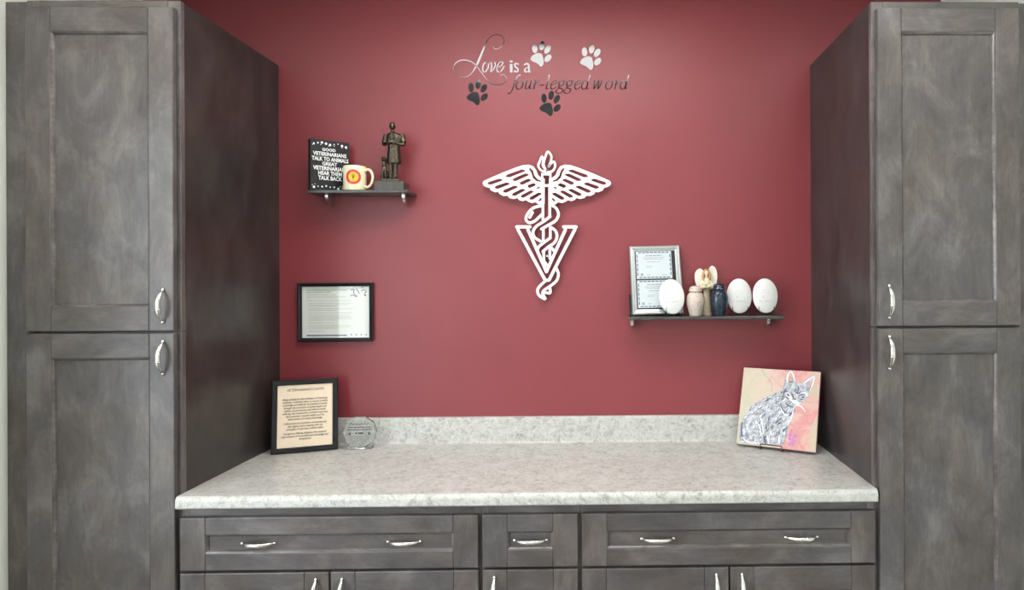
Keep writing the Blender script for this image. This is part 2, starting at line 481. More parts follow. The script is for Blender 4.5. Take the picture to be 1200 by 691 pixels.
for where, xx, yy, lx, ly in (('over the counter', 0, -.915, 1.22, .61), ('added for fill at the far end of the room', 0, -4.2, 1.22, .61),
                              ('added to brighten the front of the left tall cabinet', -1.2, -1.35, .5, .5), ('added to brighten the front of the right tall cabinet', 1.2, -1.35, .5, .5)):  # only the counter panel is inferred; the other three are added front light
    t = thing('ceiling_light', 'white recessed ceiling light panel ' + where, 'ceiling light', (xx, yy, HC), group='ceiling light panels')
    bm = bmesh.new(); rect_sweep(bm, lx, ly, [(0, 0), (0, -.014), (.02, -.016), (.022, 0)])
    for q in bm.verts: q.co = Vector((q.co.x, q.co.z, q.co.y))
    obj('frame', bm, M_FIX, t)
    obj('diffuser', boxes((-lx / 2 + .022, lx / 2 - .022, -ly / 2 + .022, ly / 2 - .022, -.009, -.001)), M_LAMP, t)

# ------------------------------------------------------------------ cabinets
def handle_mesh():
    bm = bmesh.new()
    n = 22; pts, rad = [], []
    for i in range(n + 1):
        t = i / n; z = (t - .5) * .098
        y = -.027 * (1 - abs(2 * t - 1) ** 2.6)
        pts.append((0, y, z)); rad.append(.0036 + .0040 * math.sin(PI * t) ** .8)
    tube(bm, pts, rad, 10, flat=(1.0, .62), up=(0, 1, 0))
    for s in (-1, 1):
        ellipsoid(bm, (0, -.0025, s * .0485), (.0052, .0045, .0062), 10)
        lathe_pts = [(0, -.0255, s * .0125), (0, -.0262, s * .0105)]
        tube(bm, [(0, -.0262, s * .012), (0, -.0268, s * .0095)], [.0085, .0085], 10, flat=(1, .66), up=(0, 1, 0))
    me = bpy.data.meshes.new('handle'); bmesh.ops.recalc_face_normals(bm, faces=bm.faces[:]); bm.to_mesh(me); bm.free()
    for p in me.polygons: p.use_smooth = True
    me.materials.append(M_CHROME)
    return me
HANDLE = handle_mesh()
def handle(parent, x, y, z, horizontal=False):
    o = bpy.data.objects.new('handle', HANDLE); link(o, parent)
    o.location = (x, y, z)
    if horizontal: o.rotation_euler = (0, PI / 2, 0)
    return o
def shaker(parent, name, x0, x1, z0, z1, yf, st=.0745, rl=.0745, handles=(), grain='v', th=.02):
    """recessed-panel front: yf = y of its front face; panel is the part, stiles, rails, bead and handles its pieces"""
    rec = .011
    m = M_WV if grain == 'v' else M_WH
    d = obj(name, boxes((x0 + st - .004, x1 - st + .004, yf + rec, yf + th - .002, z0 + rl - .004, z1 - rl + .004)), m, parent)
    for a, b in ((x0, x0 + st), (x1 - st, x1)):
        obj('stile', boxes((a, b, yf, yf + th, z0, z1), bev=.0026), M_WV, d)
    for a, b in ((z0, z0 + rl), (z1 - rl, z1)):
        obj('rail', boxes((x0 + st + .0003, x1 - st - .0003, yf, yf + th, a, b), bev=.0026), M_WH, d)
    bm = bmesh.new()
    rect_sweep(bm, x1 - x0 - 2 * st, z1 - z0 - 2 * rl, [(0, yf + .0010), (.0030, yf + .0030), (.0056, yf + .0062), (.0078, yf + rec), (.0078, yf + rec + .001), (0, yf + rec + .001)], (x0 + x1) / 2, (z0 + z1) / 2)
    obj('bead', bm, M_BEAD, d)
    for (hx, hz, hor) in handles: handle(d, hx, yf - .0005 + (0 if not hor else rec), hz, hor)
    return d

TALL_H, YF = 2.4255, -.61
def tall_cabinet(sgn, label):
    t = thing('tall_cabinet', label, 'cabinet', (sgn * 1.30, 0, 0))
    def X(x): return sgn * x - sgn * 1.30
    def bx(a, b, *r, bev=0.0):
        lo, hi = sorted((X(a), X(b))); return boxes((lo, hi, *r), bev=bev)
    xi, xo = 1.067, 1.532
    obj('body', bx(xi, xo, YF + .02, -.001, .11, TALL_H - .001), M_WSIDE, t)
    obj('toe_kick', bx(xi + .004, xo, YF + .08, YF + .096, 0, .109), M_DARKGAP, t)
    seam = 1.4105
    for a, b in ((xi, xi + .038), (xo - .038, xo)):
        obj('face_frame_stile', bx(a, b, YF, YF + .0195, .11, seam - .0012, bev=.001), M_WV, t)
        obj('face_frame_stile', bx(a, b, YF, YF + .0195, seam + .0012, TALL_H, bev=.001), M_WV, t)
    for a, b in ((.11, .15), (seam - .03, seam - .0012), (seam + .0012, seam + .03), (TALL_H - .04, TALL_H)):
        obj('face_frame_rail', bx(xi + .0385, xo - .0385, YF, YF + .0195, a, b), M_WH, t)
    obj('filler_strip', bx(xo + .0005, 1.6015, YF + .006, YF + .025, .0, TALL_H - .002), M_WV, t)
    yf = YF - .0205
    di, do = 1.0785, 1.5215
    lo, hi = sorted((X(di), X(do)))
    hx = X(1.110)
    shaker(t, 'door', lo, hi, 1.4145, 2.3995, yf, handles=((hx, 1.490, False),))
    shaker(t, 'door', lo, hi, .125, 1.4065, yf, handles=((hx, 1.333, False),))
    return t
tall_cabinet(-1, 'tall dark grey-brown pantry cabinet at the left end of the counter, beside the framed oath')
tall_cabinet(1, 'tall dark grey-brown pantry cabinet at the right end of the counter, beside the cat painting')

def base_cabinet(x0, x1, label, two):
    xc = (x0 + x1) / 2
    t = thing('base_cabinet', label, 'cabinet', (xc, 0, 0), group='base cabinets under the counter')
    a, b = x0 - xc, x1 - xc
    obj('body', boxes((a + .0005, b - .0005, YF + .02, -.001, .11, .876)), M_WV, t)
    obj('toe_kick', boxes((a + .001, b - .001, YF + .08, YF + .096, 0, .109)), M_DARKGAP, t)
    for p, q in ((a + .0005, a + .02), (b - .02, b - .0005)):
        obj('face_frame_stile', boxes((p, q, YF, YF + .0195, .11, .876)), M_WV, t)
    for p, q in ((.836, .876), (.665, .69), (.11, .14)):
        obj('face_frame_rail', boxes((a + .0205, b - .0205, YF, YF + .0195, p, q)), M_WH, t)
    yf = YF - .0205
    da, db = a + (.003 if x0 < -1 else .0065), b - (.003 if x1 > 1 else .0065)
    hs = ((da + .233, .763, True), (db - .228, .763, True)) if two else (((da + db) / 2, .763, True),)
    shaker(t, 'drawer', da, db, .6835, .8445, yf, st=.076, rl=.053, handles=hs, grain='h')
    if two:
        mid = (da + db) / 2
        shaker(t, 'door', da, mid - .0025, .125, .6755, yf, handles=((mid - .041, .605, False),))
        shaker(t, 'door', mid + .0025, db, .125, .6755, yf, handles=((mid + .038, .605, False),))
    else:
        shaker(t, 'door', da, db, .125, .6755, yf, handles=((da + .036, .605, False),))
base_cabinet(-1.067, -.1535, 'wide base cabinet next to the left tall cabinet, two-handled drawer over two doors', True)
base_cabinet(-.1535, .1515, 'narrow middle base cabinet with a single-handled drawer', False)
base_cabinet(.1515, 1.067, 'wide base cabinet next to the right tall cabinet, two-handled drawer over two doors', True)

# countertop with rolled front edge, cove and backsplash: one post-formed piece
def countertop():
    ZT, ZB, YFc = .914, .8765, -.648
    pr = [(YFc + .004, ZB), (YFc, ZB + .004)]
    r = .017
    for k in range(7):
        a = PI - k * PI / 2 / 6
        pr.append((YFc + r + r * math.cos(a), ZT - r + r * math.sin(a) + .0012 * math.sin(k / 6 * PI)))
    rc = .01; ys = -.021
    for k in range(5):
        a = -PI / 2 + k * PI / 2 / 4
        pr.append((ys - rc + rc * math.cos(a), ZT + rc + rc * math.sin(a)))
    zt = 1.0175; r2 = .007
    for k in range(5):
        a = PI - k * PI / 2 / 4
        pr.append((ys + r2 + r2 * math.cos(a), zt - r2 + r2 * math.sin(a)))
    pr += [(-.0008, zt), (-.0008, ZB)]
    bm = bmesh.new()
    A = [bm.verts.new((-1.0662, y, z)) for y, z in pr]; B = [bm.verts.new((1.0662, y, z)) for y, z in pr]
    n = len(pr)
    for i in range(n): bm.faces.new((A[i], A[(i + 1) % n], B[(i + 1) % n], B[i]))
    bm.faces.new(A); bm.faces.new(B)
    o = obj('countertop', bm, M_LAM)
    auto_smooth(o, 40)
    return tag(o, 'pale speckled laminate countertop with rolled edge and low backsplash', 'countertop')
countertop()

# ------------------------------------------------------------------ wall shelves
def wall_shelf(x0, x1, ztop, brx, label):
    xc = (x0 + x1) / 2
    t = thing('wall_shelf', label, 'shelf', (xc, 0, ztop), group='floating wall shelves')
    obj('board', boxes((x0 - xc, x1 - xc, -.13, -.0005, -.0115, 0), bev=.0015), M_SHELF, t)
    for bxp in brx:
        bm = bmesh.new()
        n = 10; prof = []
        for k in range(n + 1):                     # curved claw: full depth at the board, tapering down to the wall
            a = k / n * PI / 2
            prof.append((-.072 * math.cos(a) ** .8 if k < n else -.004, -.012 - .042 * math.sin(a)))
        outer = [(y, z) for y, z in prof]
        inner = [(-.001, -.0535), (-.001, -.012)]
        loop = outer + inner
        hw = .006
        A = [bm.verts.new((bxp - xc - hw * (1 - .35 * min(1, (-.012 - z) / .05)), y, z)) for y, z in loop]
        B = [bm.verts.new((bxp - xc + hw * (1 - .35 * min(1, (-.012 - z) / .05)), y, z)) for y, z in loop]
        m_ = len(loop)
        for i in range(m_): bm.faces.new((A[i], A[(i + 1) % m_], B[(i + 1) % m_], B[i]))
        bm.faces.new(A); bm.faces.new(B)
        auto_smooth(obj('bracket', bm, M_CHROME, t), 40)
    return t
SL, SR = 1.9095, 1.4200
wall_shelf(-.901, -.519, SL, (-.850, -.552), 'short dark shelf with chrome brackets holding the mug and bronze statuette')
wall_shelf(.3236, .925, SR, (.338, .876), 'long dark shelf with chrome brackets holding urns and oval plaques')

# ------------------------------------------------------------------ wall lettering (gloss vinyl)
def W2(u, v):
    p = at_y(u, v, 0); return (p[0], p[2])
PXM = .003437                                      # metres per pixel on the back wall
VY0, VY1 = -.0012, -.0002
def nib(pts, thin, thick, ang=2.35):
    out = []
    n = len(pts)
    for i in range(n):
        d = np.array(pts[min(i + 1, n - 1)]) - np.array(pts[max(i - 1, 0)])
        a = math.atan2(d[1], d[0])
        out.append(thin + (thick - thin) * abs(math.sin(a - ang)))
    return out
let = thing('wall_lettering', 'glossy black vinyl script lettering reading Love is a four-legged word', 'wall decal', (0, 0, W2(640, 100)[1]))
LZ = let.location.z
def loc2(u, v):
    x, z = W2(u, v); return (x, z - LZ)
def px_stroke(bm, pts, thin, thick, n=8, closed=False, ang=2.35):
    P = catmull([loc2(*p) for p in pts], n, closed)
    ribbon(bm, P, nib(P, thin, thick, ang), VY0, VY1, closed, caps=False)
# Love
q = lambda x, y: (525 + x / 6.914, 35 + y / 6.914)
bm = bmesh.new()
Lp = [(360, 130), (385, 155), (430, 140), (455, 95), (435, 50), (390, 38), (340, 60), (310, 100), (270, 200), (230, 290), (195, 350), (150, 380), (90, 378), (50, 340), (50, 290), (85, 255), (140, 245), (200, 265), (240, 305), (290, 370), (340, 430), (400, 445), (455, 430), (475, 395), (455, 365), (420, 370)]
P = catmull([loc2(*q(*p)) for p in Lp], 8)
hw = []
for i in range(len(P)):
    s = i / 8
    hw.append(.0011 + .0032 * math.exp(-((s - 8.3) / 1.1) ** 2) + .0009 * math.exp(-((s - 16) / 2.0) ** 2))
ribbon(bm, P, hw, VY0, VY1, caps=False)
obj('letter', bm, M_VINYL, let)
q = lambda x, y: (545 + x / 14.12, 60 + y / 14.12)
for stro in ([[(372, 185), (330, 192), (300, 240), (293, 305), (315, 345), (350, 330), (380, 280), (388, 225), (372, 185), (395, 205), (425, 190)]],
             [[(422, 182), (440, 215), (434, 290), (430, 342), (468, 305), (500, 240), (496, 196), (478, 188)]],
             [[(520, 285), (580, 255), (626, 205), (608, 176), (570, 190), (536, 250), (529, 315), (556, 346), (602, 325), (652, 245)]]):
    bm = bmesh.new()
    for s_ in stro: px_stroke(bm, [q(*p) for p in s_], .0009, .0026, 8, ang=.1)
    obj('letter', bm, M_VINYL, let)
# is a
for ch, u0, u1, v0, v1 in (('i', 597.2, 601, 71, 85.0), ('s', 602.2, 608, 73.6, 85.2), ('a', 614, 622.2, 73.8, 85.2)):
    bm = bmesh.new()
    a0 = loc2(u0, v1); a1 = loc2(u1, v0)
    text(bm, ch, a0[0], a1[0], a0[1], a1[1], VY0, bold=.0)
    r_ = bmesh.ops.extrude_face_region(bm, geom=bm.faces[:])
    for g_ in r_['geom']:
        if isinstance(g_, bmesh.types.BMVert): g_.co.y = VY1
    obj('letter', bm, M_VINYL, let)
# four-legged word: pen-drawn italic
def ell(cx, cy, rx, ry, n=14):
    return [(cx + rx * math.cos(2 * PI * k / n), cy + ry * math.sin(2 * PI * k / n)) for k in range(n)]
GLY = {
    'f': ([[(.78, 1.48), (.66, 1.62), (.5, 1.52), (.36, 1.0), (.25, 0), (.12, -.42), (-.06, -.52), (-.16, -.40)], [(.1, .97), (.34, 1.0), (.58, 1.02)]], []),
    'o': ([], [ell(.40, .5, .37, .5)]),
    'u': ([[(.04, .92), (.16, 1.0), (.15, .3), (.25, .02), (.48, .12), (.64, .45)], [(.66, 1.0), (.64, .2), (.72, .02), (.86, .12)]], []),
    'r': ([[(.0, .92), (.12, 1.0), (.12, .5), (.12, 0)], [(.12, .5), (.32, .9), (.52, .98), (.62, .84)]], []),
    '-': ([[(.0, .44), (.25, .46), (.5, .5)]], []),
    'l': ([[(.06, 1.5), (.2, 1.6), (.18, .8), (.18, .15), (.28, .02), (.42, .12)]], []),
    'e': ([[(.1, .5), (.45, .58), (.64, .78), (.52, .98), (.28, .94), (.08, .6), (.1, .2), (.32, .01), (.55, .1), (.7, .28)]], []),
    'g': ([[(.25, .38), (.16, .24), (.40, .12), (.66, .0), (.70, -.28), (.44, -.48), (.1, -.42), (-.02, -.22), (.14, .02), (.38, .13)], [(.62, .88), (.74, .97), (.86, .95)]], [ell(.40, .68, .29, .31)]),
    'd': ([[(.70, 1.62), (.68, .9), (.66, .2), (.73, .02), (.88, .12)]], [ell(.34, .48, .31, .48)]),
    'w': ([[(.0, .9), (.1, 1.0), (.16, .5), (.24, .02)], [(.24, .02), (.40, .5), (.56, .98)], [(.56, .98), (.62, .5), (.70, .02)], [(.70, .02), (.86, .5), (.92, 1.0)]], []),
}
US = 10.2
for ch, u in (('f', 598.0), ('o', 603.6), ('u', 613.6), ('r', 624.2), ('-', 631.6), ('l', 638.0), ('e', 643.8), ('g', 652.2), ('g', 661.6), ('e', 672.0), ('d', 680.4), ('w', 693.6), ('o', 708.4), ('r', 719.0), ('d', 725.6)):
    bm = bmesh.new(); op, cl = GLY[ch]
    f_ = lambda p: (u + (p[0] + .24 * p[1]) * US, 104.5 - p[1] * US)
    for s_ in op: px_stroke(bm, [f_(p) for p in s_], .0009, .0026, 6, ang=.35)
    for s_ in cl: px_stroke(bm, [f_(p) for p in s_], .0009, .0026, 3, True, ang=.35)
    obj('letter', bm, M_VINYL, let)

# paw prints
PAD = [(135, 325), (160, 290), (210, 262), (250, 255), (285, 268), (300, 310), (310, 370), (300, 418), (270, 434), (240, 408), (210, 385), (165, 368), (140, 348)]
TOES = [(192, 195, 36, 62, -.03), (288, 155, 36, 62, .2), (362, 207, 36, 62, .55), (368, 325, 38, 58, .75)]
for du, dv, lab in ((0, 0, 'pale-glinting paw print decal just above and right of the words is a'),
                    (58.2, 3.9, 'pale-glinting paw print decal above the word legged, rightmost of the four'),
                    (-74.7, 45.4, 'black paw print decal below the L of Love, leftmost of the four'),
                    (10.8, 58.1, 'black paw print decal below four-legged, lowest of the four')):
    fx = lambda x, y: (610 + x / 11.43 + du, 40 + y / 11.43 + dv)
    c = W2(*fx(270, 300))
    t = thing('paw_decal', lab, 'wall decal', (c[0], 0, c[1]), group='vinyl paw prints on the red wall')
    bm = bmesh.new()
    pp = []
    for p in PAD:
        w_ = W2(*fx(*p)); pp.append((w_[0] - c[0], w_[1] - c[1]))
    prism(bm, [tuple(p) for p in catmull(pp, 4, True)], VY0, VY1)
    obj('pad', bm, M_VINYL, t)
    for (x, y, rx, ry, rt) in TOES:
        w_ = W2(*fx(x, y)); bm = bmesh.new()
        disc(bm, (w_[0] - c[0], w_[1] - c[1]), rx / 11.43 * PXM, VY0, VY1, 20, ry / 11.43 * PXM, -rt)
        obj('toe', bm, M_VINYL, t)

# ------------------------------------------------------------------ veterinary emblem on the wall
EC = W2(641.5, 265)
emb = thing('wall_emblem', 'white metal winged staff-and-serpent emblem with a letter V', 'wall emblem', (EC[0], 0, EC[1]))
def E_(u, v):
    p = W2(u, v); return (p[0] - EC[0], p[1] - EC[1])
EY0, EY1 = -.028, -.020
zl = lambda x, y: (560 + x / 6.906, 170 + y / 6.91)
def mirror(p): return (2 * 641.5 - p[0], p[1])
wing = [(48, 314), (58, 297), (130, 265), (220, 227), (310, 192), (370, 172), (420, 168), (455, 180), (478, 213), (492, 252), (520, 272), (545, 280), (545, 478),
        (520, 489), (492, 484), (474, 468), (440, 474), (412, 463), (395, 450), (368, 459), (342, 451), (325, 433), (298, 442), (264, 435), (245, 415), (213, 418), (184, 402), (174, 385), (148, 388), (114, 373), (104, 352), (74, 346), (54, 332)]
slots = [((228, 266), (392, 210)), ((284, 296), (420, 242)), ((344, 323), (436, 286)), ((408, 345), (474, 325)), ((482, 360), (508, 346)),
         ((84, 322), (208, 286)), ((142, 355), (266, 316)), ((208, 388), (330, 340)), ((282, 414), (390, 365)), ((352, 430), (456, 377)), ((422, 446), (520, 395)), ((497, 460), (524, 436))]
slit = [(418, 198), (432, 192), (452, 215), (464, 255), (488, 283), (516, 295), (513, 306), (478, 298), (450, 272), (438, 232)]
def slot_loop(a, b):
    a, b = np.array(a, float), np.array(b, float); d = (b - a); l = np.hypot(*d); d /= l; nn = np.array([-d[1], d[0]]) * min(15.5, l * .25)
    return [a, a + d * l * .12 - nn * .9, b - d * l * .18 - nn, b, b - d * l * .06 + nn * .6, a + d * l * .2 + nn * 1.0]
for mir in (False, True):
    f_ = (lambda p: E_(*mirror(zl(*p)))) if mir else (lambda p: E_(*zl(*p)))
    loops = [[f_(p) for p in wing]] + [[f_(p) for p in slot_loop(*s_)] for s_ in slots] + [[f_(p) for p in slit]]
    obj('wing', fill2d(loops, EY0, EY1), M_EMB, emb)
z2 = lambda x, y: (550 + x / 3.544, 165 + y / 3.544)
z5 = lambda x, y: (595 + x / 6.911, 255 + y / 6.911)
SW = .0068
def strokes(name, lst, fz, y0, y1, hw=SW, n=6):
    bm = bmesh.new()
    for i_, s_ in enumerate(lst):
        P = [E_(*fz(*p)) for p in s_]
        if len(P) > 2: P = catmull(P, n)
        ribbon(bm, P, hw, y0 - .00035 * i_, y1, caps=True)
    return obj(name, bm, M_EMB, emb)
bm = bmesh.new()
bm = fill2d([[E_(*z2(*p)) for p in ((301, 138), (343, 138), (343, 194), (301, 194))], [E_(*z2(*p)) for p in ((309, 147), (335, 147), (335, 184), (309, 184))]], EY0 - .0006, EY1)
obj('torch_head', bm, M_EMB, emb)
for sg in ([[(308, 190), (308, 330)]], [[(336, 190), (336, 318)]]): strokes('staff_edge', sg, z2, EY0 - .0004, EY1, .0050)
for sg in ([[(293, 95), (293, 190)]], [[(349, 82), (349, 168)]], [[(296, 272), (297, 350)], [(297, 350), (322, 385)]], [[(345, 252), (345, 330)]]):
    strokes('staff_edge', sg, z5, EY0 - .0004, EY1, .0050)
strokes('flame', [[(318, 132), (300, 126), (289, 108), (296, 88), (304, 70), (310, 86), (307, 104), (317, 122)],
                  [(318, 122), (311, 100), (318, 72), (328, 50), (342, 66), (341, 88), (331, 112), (343, 97), (355, 92), (358, 112), (347, 130), (328, 134)]], z2, EY0 - .0002, EY1, .0040)
strokes('serpent', [[(302, 272), (268, 282), (244, 308), (239, 330), (253, 342), (276, 334), (304, 308)], [(266, 300), (254, 320)],
                    [(340, 268), (362, 282), (372, 308), (360, 334), (330, 352), (302, 368)],
                    [(338, 316), (310, 338), (280, 358), (268, 380), (274, 402), (298, 418)]], z2, EY0 - .0008, EY1 - .0002, .0053)
strokes('serpent', [[(356, 82), (392, 112), (402, 158), (382, 206), (332, 240), (290, 276)], [(350, 165), (310, 196), (262, 232), (247, 258)], [(362, 250), (384, 276)]], z5, EY0 - .0008, EY1 - .0002, .0053)
strokes('serpent_tail', [
                    [(400, 414), (414, 456), (400, 508), (352, 550), (302, 584), (288, 612), (308, 652)], [(306, 515), (262, 556), (246, 592), (262, 630), (304, 656)], [(345, 566), (348, 606), (310, 606)]], z5, EY0 - .0008, EY1 - .0002, .0053)
strokes('letter_v', [[(80, 78), (186, 78)], [(455, 78), (556, 78)], [(90, 98), (308, 506)], [(170, 100), (318, 438)], [(548, 96), (338, 506)], [(470, 102), (318, 438)], [(308, 506), (338, 506)]], z5, EY0 - .0012, EY1, .0060)
for dx, dz in ((-.16, .155), (.16, .155), (0, -.12)):
    bm = bmesh.new(); tube(bm, [(dx, EY1 - .001, dz), (dx, -.0003, dz)], .004, 8)
    obj('standoff', bm, M_CHROME, emb)

# ------------------------------------------------------------------ framed documents
def picture_frame(t, w, h, fw, dep, m, glass=True, step=None):
    """local: x width, z up from 0, front towards -y; back face at y=0"""
    bm = bmesh.new()
    rect_sweep(bm, w, h, step or [(0, 0), (0, -dep), (fw * .25, -dep - .002), (fw * .8, -dep + .001), (fw, -dep + .005), (fw, 0)], 0, h / 2)
    obj('frame', bm, m, t)
    obj('backing', boxes((-w / 2 + .002, w / 2 - .002, -.004, -.0005, .002, h - .002)), M_BLACK, t)
    if glass:
        obj('glass_pane', boxes((-w / 2 + fw * .9, w / 2 - fw * .9, -dep + .006, -dep + .0075, fw * .9, h - fw * .9)), M_GLASS, t)
def flat(name, x0, x1, z0, z1, y, m, t, th=.0006):
    return obj(name, boxes((x0, x1, y, y + th, z0, z1)), m, t)

# certificate on the wall
c = at_y(394.5, 400, 0); cw, ch = .296, .2335
t = thing('framed_certificate', 'black-framed document in landscape format hung on the red wall below the short shelf', 'picture frame', (-.841, -.0005, 1.3225), (0, 0, 0))
picture_frame(t, cw, ch, .0145, .017, M_BLACK)
flat('paper', -cw / 2 + .012, cw / 2 - .012, .012, ch - .012, -.0065, M_PAPER, t)
PY = -.0072
def cz(x, y):                                        # zoom pixels (340,320; 7.682) -> local
    p = at_y(340 + x / 7.682, 320 + y / 7.682, -.008); return (p[0] + .841, p[2] - 1.3225)
rnd = random.Random(3)
bm = bmesh.new(); a = cz(148, 160); b = cz(520, 142); text(bm, 'THE VETERINARIAN-CLIENT-PATIENT', a[0], b[0], a[1], b[1], PY, bold=.01)
a = cz(148, 181); b = cz(370, 165); text(bm, 'RELATIONSHIP (VCPR)', a[0], b[0], a[1], b[1], PY, bold=.01)
obj('title_lettering', bm, M_INKGREEN, t)
bm = bmesh.new(); a = cz(148, 202); b = cz(410, 186); text(bm, 'is the basis for veterinary care', a[0], b[0], a[1], b[1], PY)
a = cz(148, 222); b = cz(500, 206); text(bm, 'and is critical to the health of your animal', a[0], b[0], a[1], b[1], PY)
obj('lettering', bm, M_INKG, t)
bm = bmesh.new()
for (y, x0, x1) in ((250, 148, 560), (275, 165, 560), (288, 165, 520), (300, 165, 420), (322, 165, 570), (336, 165, 410), (362, 165, 560), (386, 165, 545), (400, 165, 550), (413, 165, 560), (426, 165, 420), (450, 165, 395), (474, 165, 560), (487, 165, 540), (499, 165, 420), (525, 165, 310)):
    a = cz(x0, y); b = cz(x1, y)
    words(bm, a[0], b[0], a[1], .0015, PY, rnd)
obj('small_print', bm, M_INKLG, t)
a = cz(148, 566); b = cz(510, 553); flat('printed_bar', a[0], b[0], a[1], b[1], PY, M_INKBLUE, t, .0004)
bm = bmesh.new()                                     # little animal drawing in the corner
for pts in ([(545, 150), (575, 148), (572, 180), (600, 205), (590, 210), (560, 195), (545, 205)], [(595, 140), (612, 165), (622, 180)], [(640, 160), (665, 150), (685, 165), (672, 180), (680, 205), (668, 195)], [(640, 130), (655, 128)]):
    P = catmull([cz(*p) for p in pts], 4); ribbon(bm, P, .0016, PY, PY + .0004)
for x in (550, 595, 640, 685):
    c_ = cz(x, 552); disc(bm, c_, .0028, PY, PY + .0004, 10)
obj('printed_drawing', bm, M_INKBLUE, t)

# framed oath on the counter
A = np.array([-1.0212, -.1817]); B = np.array([-.8038, -.1033])
ow = float(np.hypot(*(B - A))); oth = math.atan2(B[1] - A[1], B[0] - A[0]); oh = .272
LEAN = math.radians(-10)
t = thing('framed_oath', 'black-framed cream page of italic text standing on the counter against the left cabinet', 'picture frame', ((A[0] + B[0]) / 2, (A[1] + B[1]) / 2 + .017, .9146), (LEAN, 0, oth))
picture_frame(t, ow, oh, .0195, .014, M_BLACK, step=[(0, 0), (0, -.014), (.003, -.016), (.0165, -.016), (.0195, -.012), (.0195, 0)])
flat('paper', -ow / 2 + .017, ow / 2 - .017, .017, oh - .017, -.0085, M_PARCH, t)
bm = bmesh.new()
Y_ = -.0092
line(bm, "VETERINARIAN'S OATH", .001, oh - .043, .0135, Y_, .35, .006, maxw=.128)
obj('title_lettering', bm, M_INK, t)
bm = bmesh.new()
OATH = ['Being admitted to the profession of veterinary', 'medicine, I solemnly swear to use my scientific', 'knowledge and skills for the benefit of society', 'through the protection of animal health and', 'welfare, the prevention and relief of animal', 'suffering, the conservation of animal resources,', 'the promotion of public health, and the', 'advancement of medical knowledge.', None,
        'I will practice my profession conscientiously,', 'with dignity, and in keeping with the', 'principles of veterinary medical ethics.', None, 'I accept as a lifelong obligation the continual', 'improvement of my professional knowledge and', 'competence.']
z = oh - .077
OSQ = .164 / (.0108 * max(np.ptp(text_verts(s_, .35, .012)[0][:, 0]) for s_ in OATH if s_))
for s_ in OATH:
    if s_ is None: z -= .0055; continue
    line(bm, s_, 0, z, .0108, Y_, .35, .012, sq=OSQ); z -= .0106
obj('lettering', bm, M_INK, t)
bm = bmesh.new()
tube(bm, [(0, .003, .17), (0, .052, .0135)], .006, 8, flat=(2.2, .5), up=(0, 1, 0))
obj('easel_leg', bm, M_BLACK, t)

# silver frame with two certificates on the long shelf
fw_, fh_ = .2035, .280
BLc = at_y(740.6, 369.9, -.089) 
t = thing('silver_frame', 'silver picture frame with two stacked certificates on the long shelf', 'picture frame', (BLc[0] + fw_ / 2, -.075, SR + .004), (math.radians(-14), math.radians(-1.2), math.radians(2)))
picture_frame(t, fw_, fh_, .021, .012, M_SILVER, step=[(0, 0), (0, -.010), (.004, -.014), (.012, -.013), (.014, -.010), (.021, -.008), (.021, 0)])
flat('mat_board', -fw_ / 2 + .02, fw_ / 2 - .02, .02, fh_ - .02, -.0055, M_BLACK, t)
for k, (zb, zt) in enumerate(((.1455, .2575), (.028, .139))):
    xa, xb = -fw_ / 2 + .026, fw_ / 2 - .036
    cert = flat('certificate', xa, xb, zb, zt, -.0066, M_PAPERB, t)
    bm = bmesh.new(); yb = -.0071; nx, nz = 8, 5
    for zz in (zb + .005, zt - .005):
        for i in range(nx):
            x = xa + .008 + (xb - xa - .016) * (i + .5) / nx; box(bm, x - .0062, x + .0062, yb, yb + .0003, zz - .0022, zz + .0022)
    for xx in (xa + .005, xb - .005):
        for i in range(nz):
            z = zb + .01 + (zt - zb - .02) * (i + .5) / nz; box(bm, xx - .002, xx + .002, yb, yb + .0003, z - .0065, z + .0065)
    obj('border', bm, M_INKBLUE, cert)
    bm = bmesh.new(); xm = (xa + xb) / 2
    for dz, hw_, h_ in ((.020, .032, .004), (.028, .042, .0022), (.034, .036, .0022), (.045, .026, .0025)):
        words(bm, xm - hw_, xm + hw_, zt - dz, h_, yb, rnd)
    for dz in (.062, .067): words(bm, xm - .032, xm - .006, zt - dz, .0018, yb, rnd)
    words(bm, xm - .03, xm - .016, zb + .014, .003, yb, rnd); words(bm, xm + .03, xm + .048, zb + .014, .002, yb, rnd)
    disc(bm, (xa + .021, zb + .017), .0055, yb, yb + .0003, 14)
    obj('small_print', bm, M_INKG, cert)
bm = boxes((-fw_ / 2 - .008, -fw_ / 2 + .03, .001, .012, .002, .085), bev=.001)
obj('easel_back', bm, M_BLACK, t)

# ------------------------------------------------------------------ things on the short shelf
# slogan sign
th = math.radians(39); sw, sh, sd = .146, .198, .025
c0 = at_y(363.6, 221.5, -.126)
t = thing('slogan_sign', 'black box sign with white slogan lettering beside the mug', 'sign', (c0[0], -.126, SL), (0, 0, th))
obj('panel', boxes((0, sw, 0, sd, .0002, sh), bev=.0012), M_BLACKSIGN, t)
bm = bmesh.new(); yb = -.0005
ROWS = [('GOOD', .30, .64, .845, .785), ('VETERINARIANS', .07, .92, .765, .69), ('TALK TO ANIMALS', .04, .97, .670, .59), ('GREAT', .30, .68, .575, .505), ('VETERINARIANS', .07, .95, .49, .41), ('HEAR THEM', .20, .80, .395, .315), ('TALK BACK', .20, .80, .30, .22)]
for s_, a, b, zt, zb in ROWS: text(bm, s_, a * sw, b * sw, zb * sh, zt * sh, yb, bold=.03)
obj('lettering', bm, M_PRINTW, t)
bm = bmesh.new(); rr = random.Random(11)
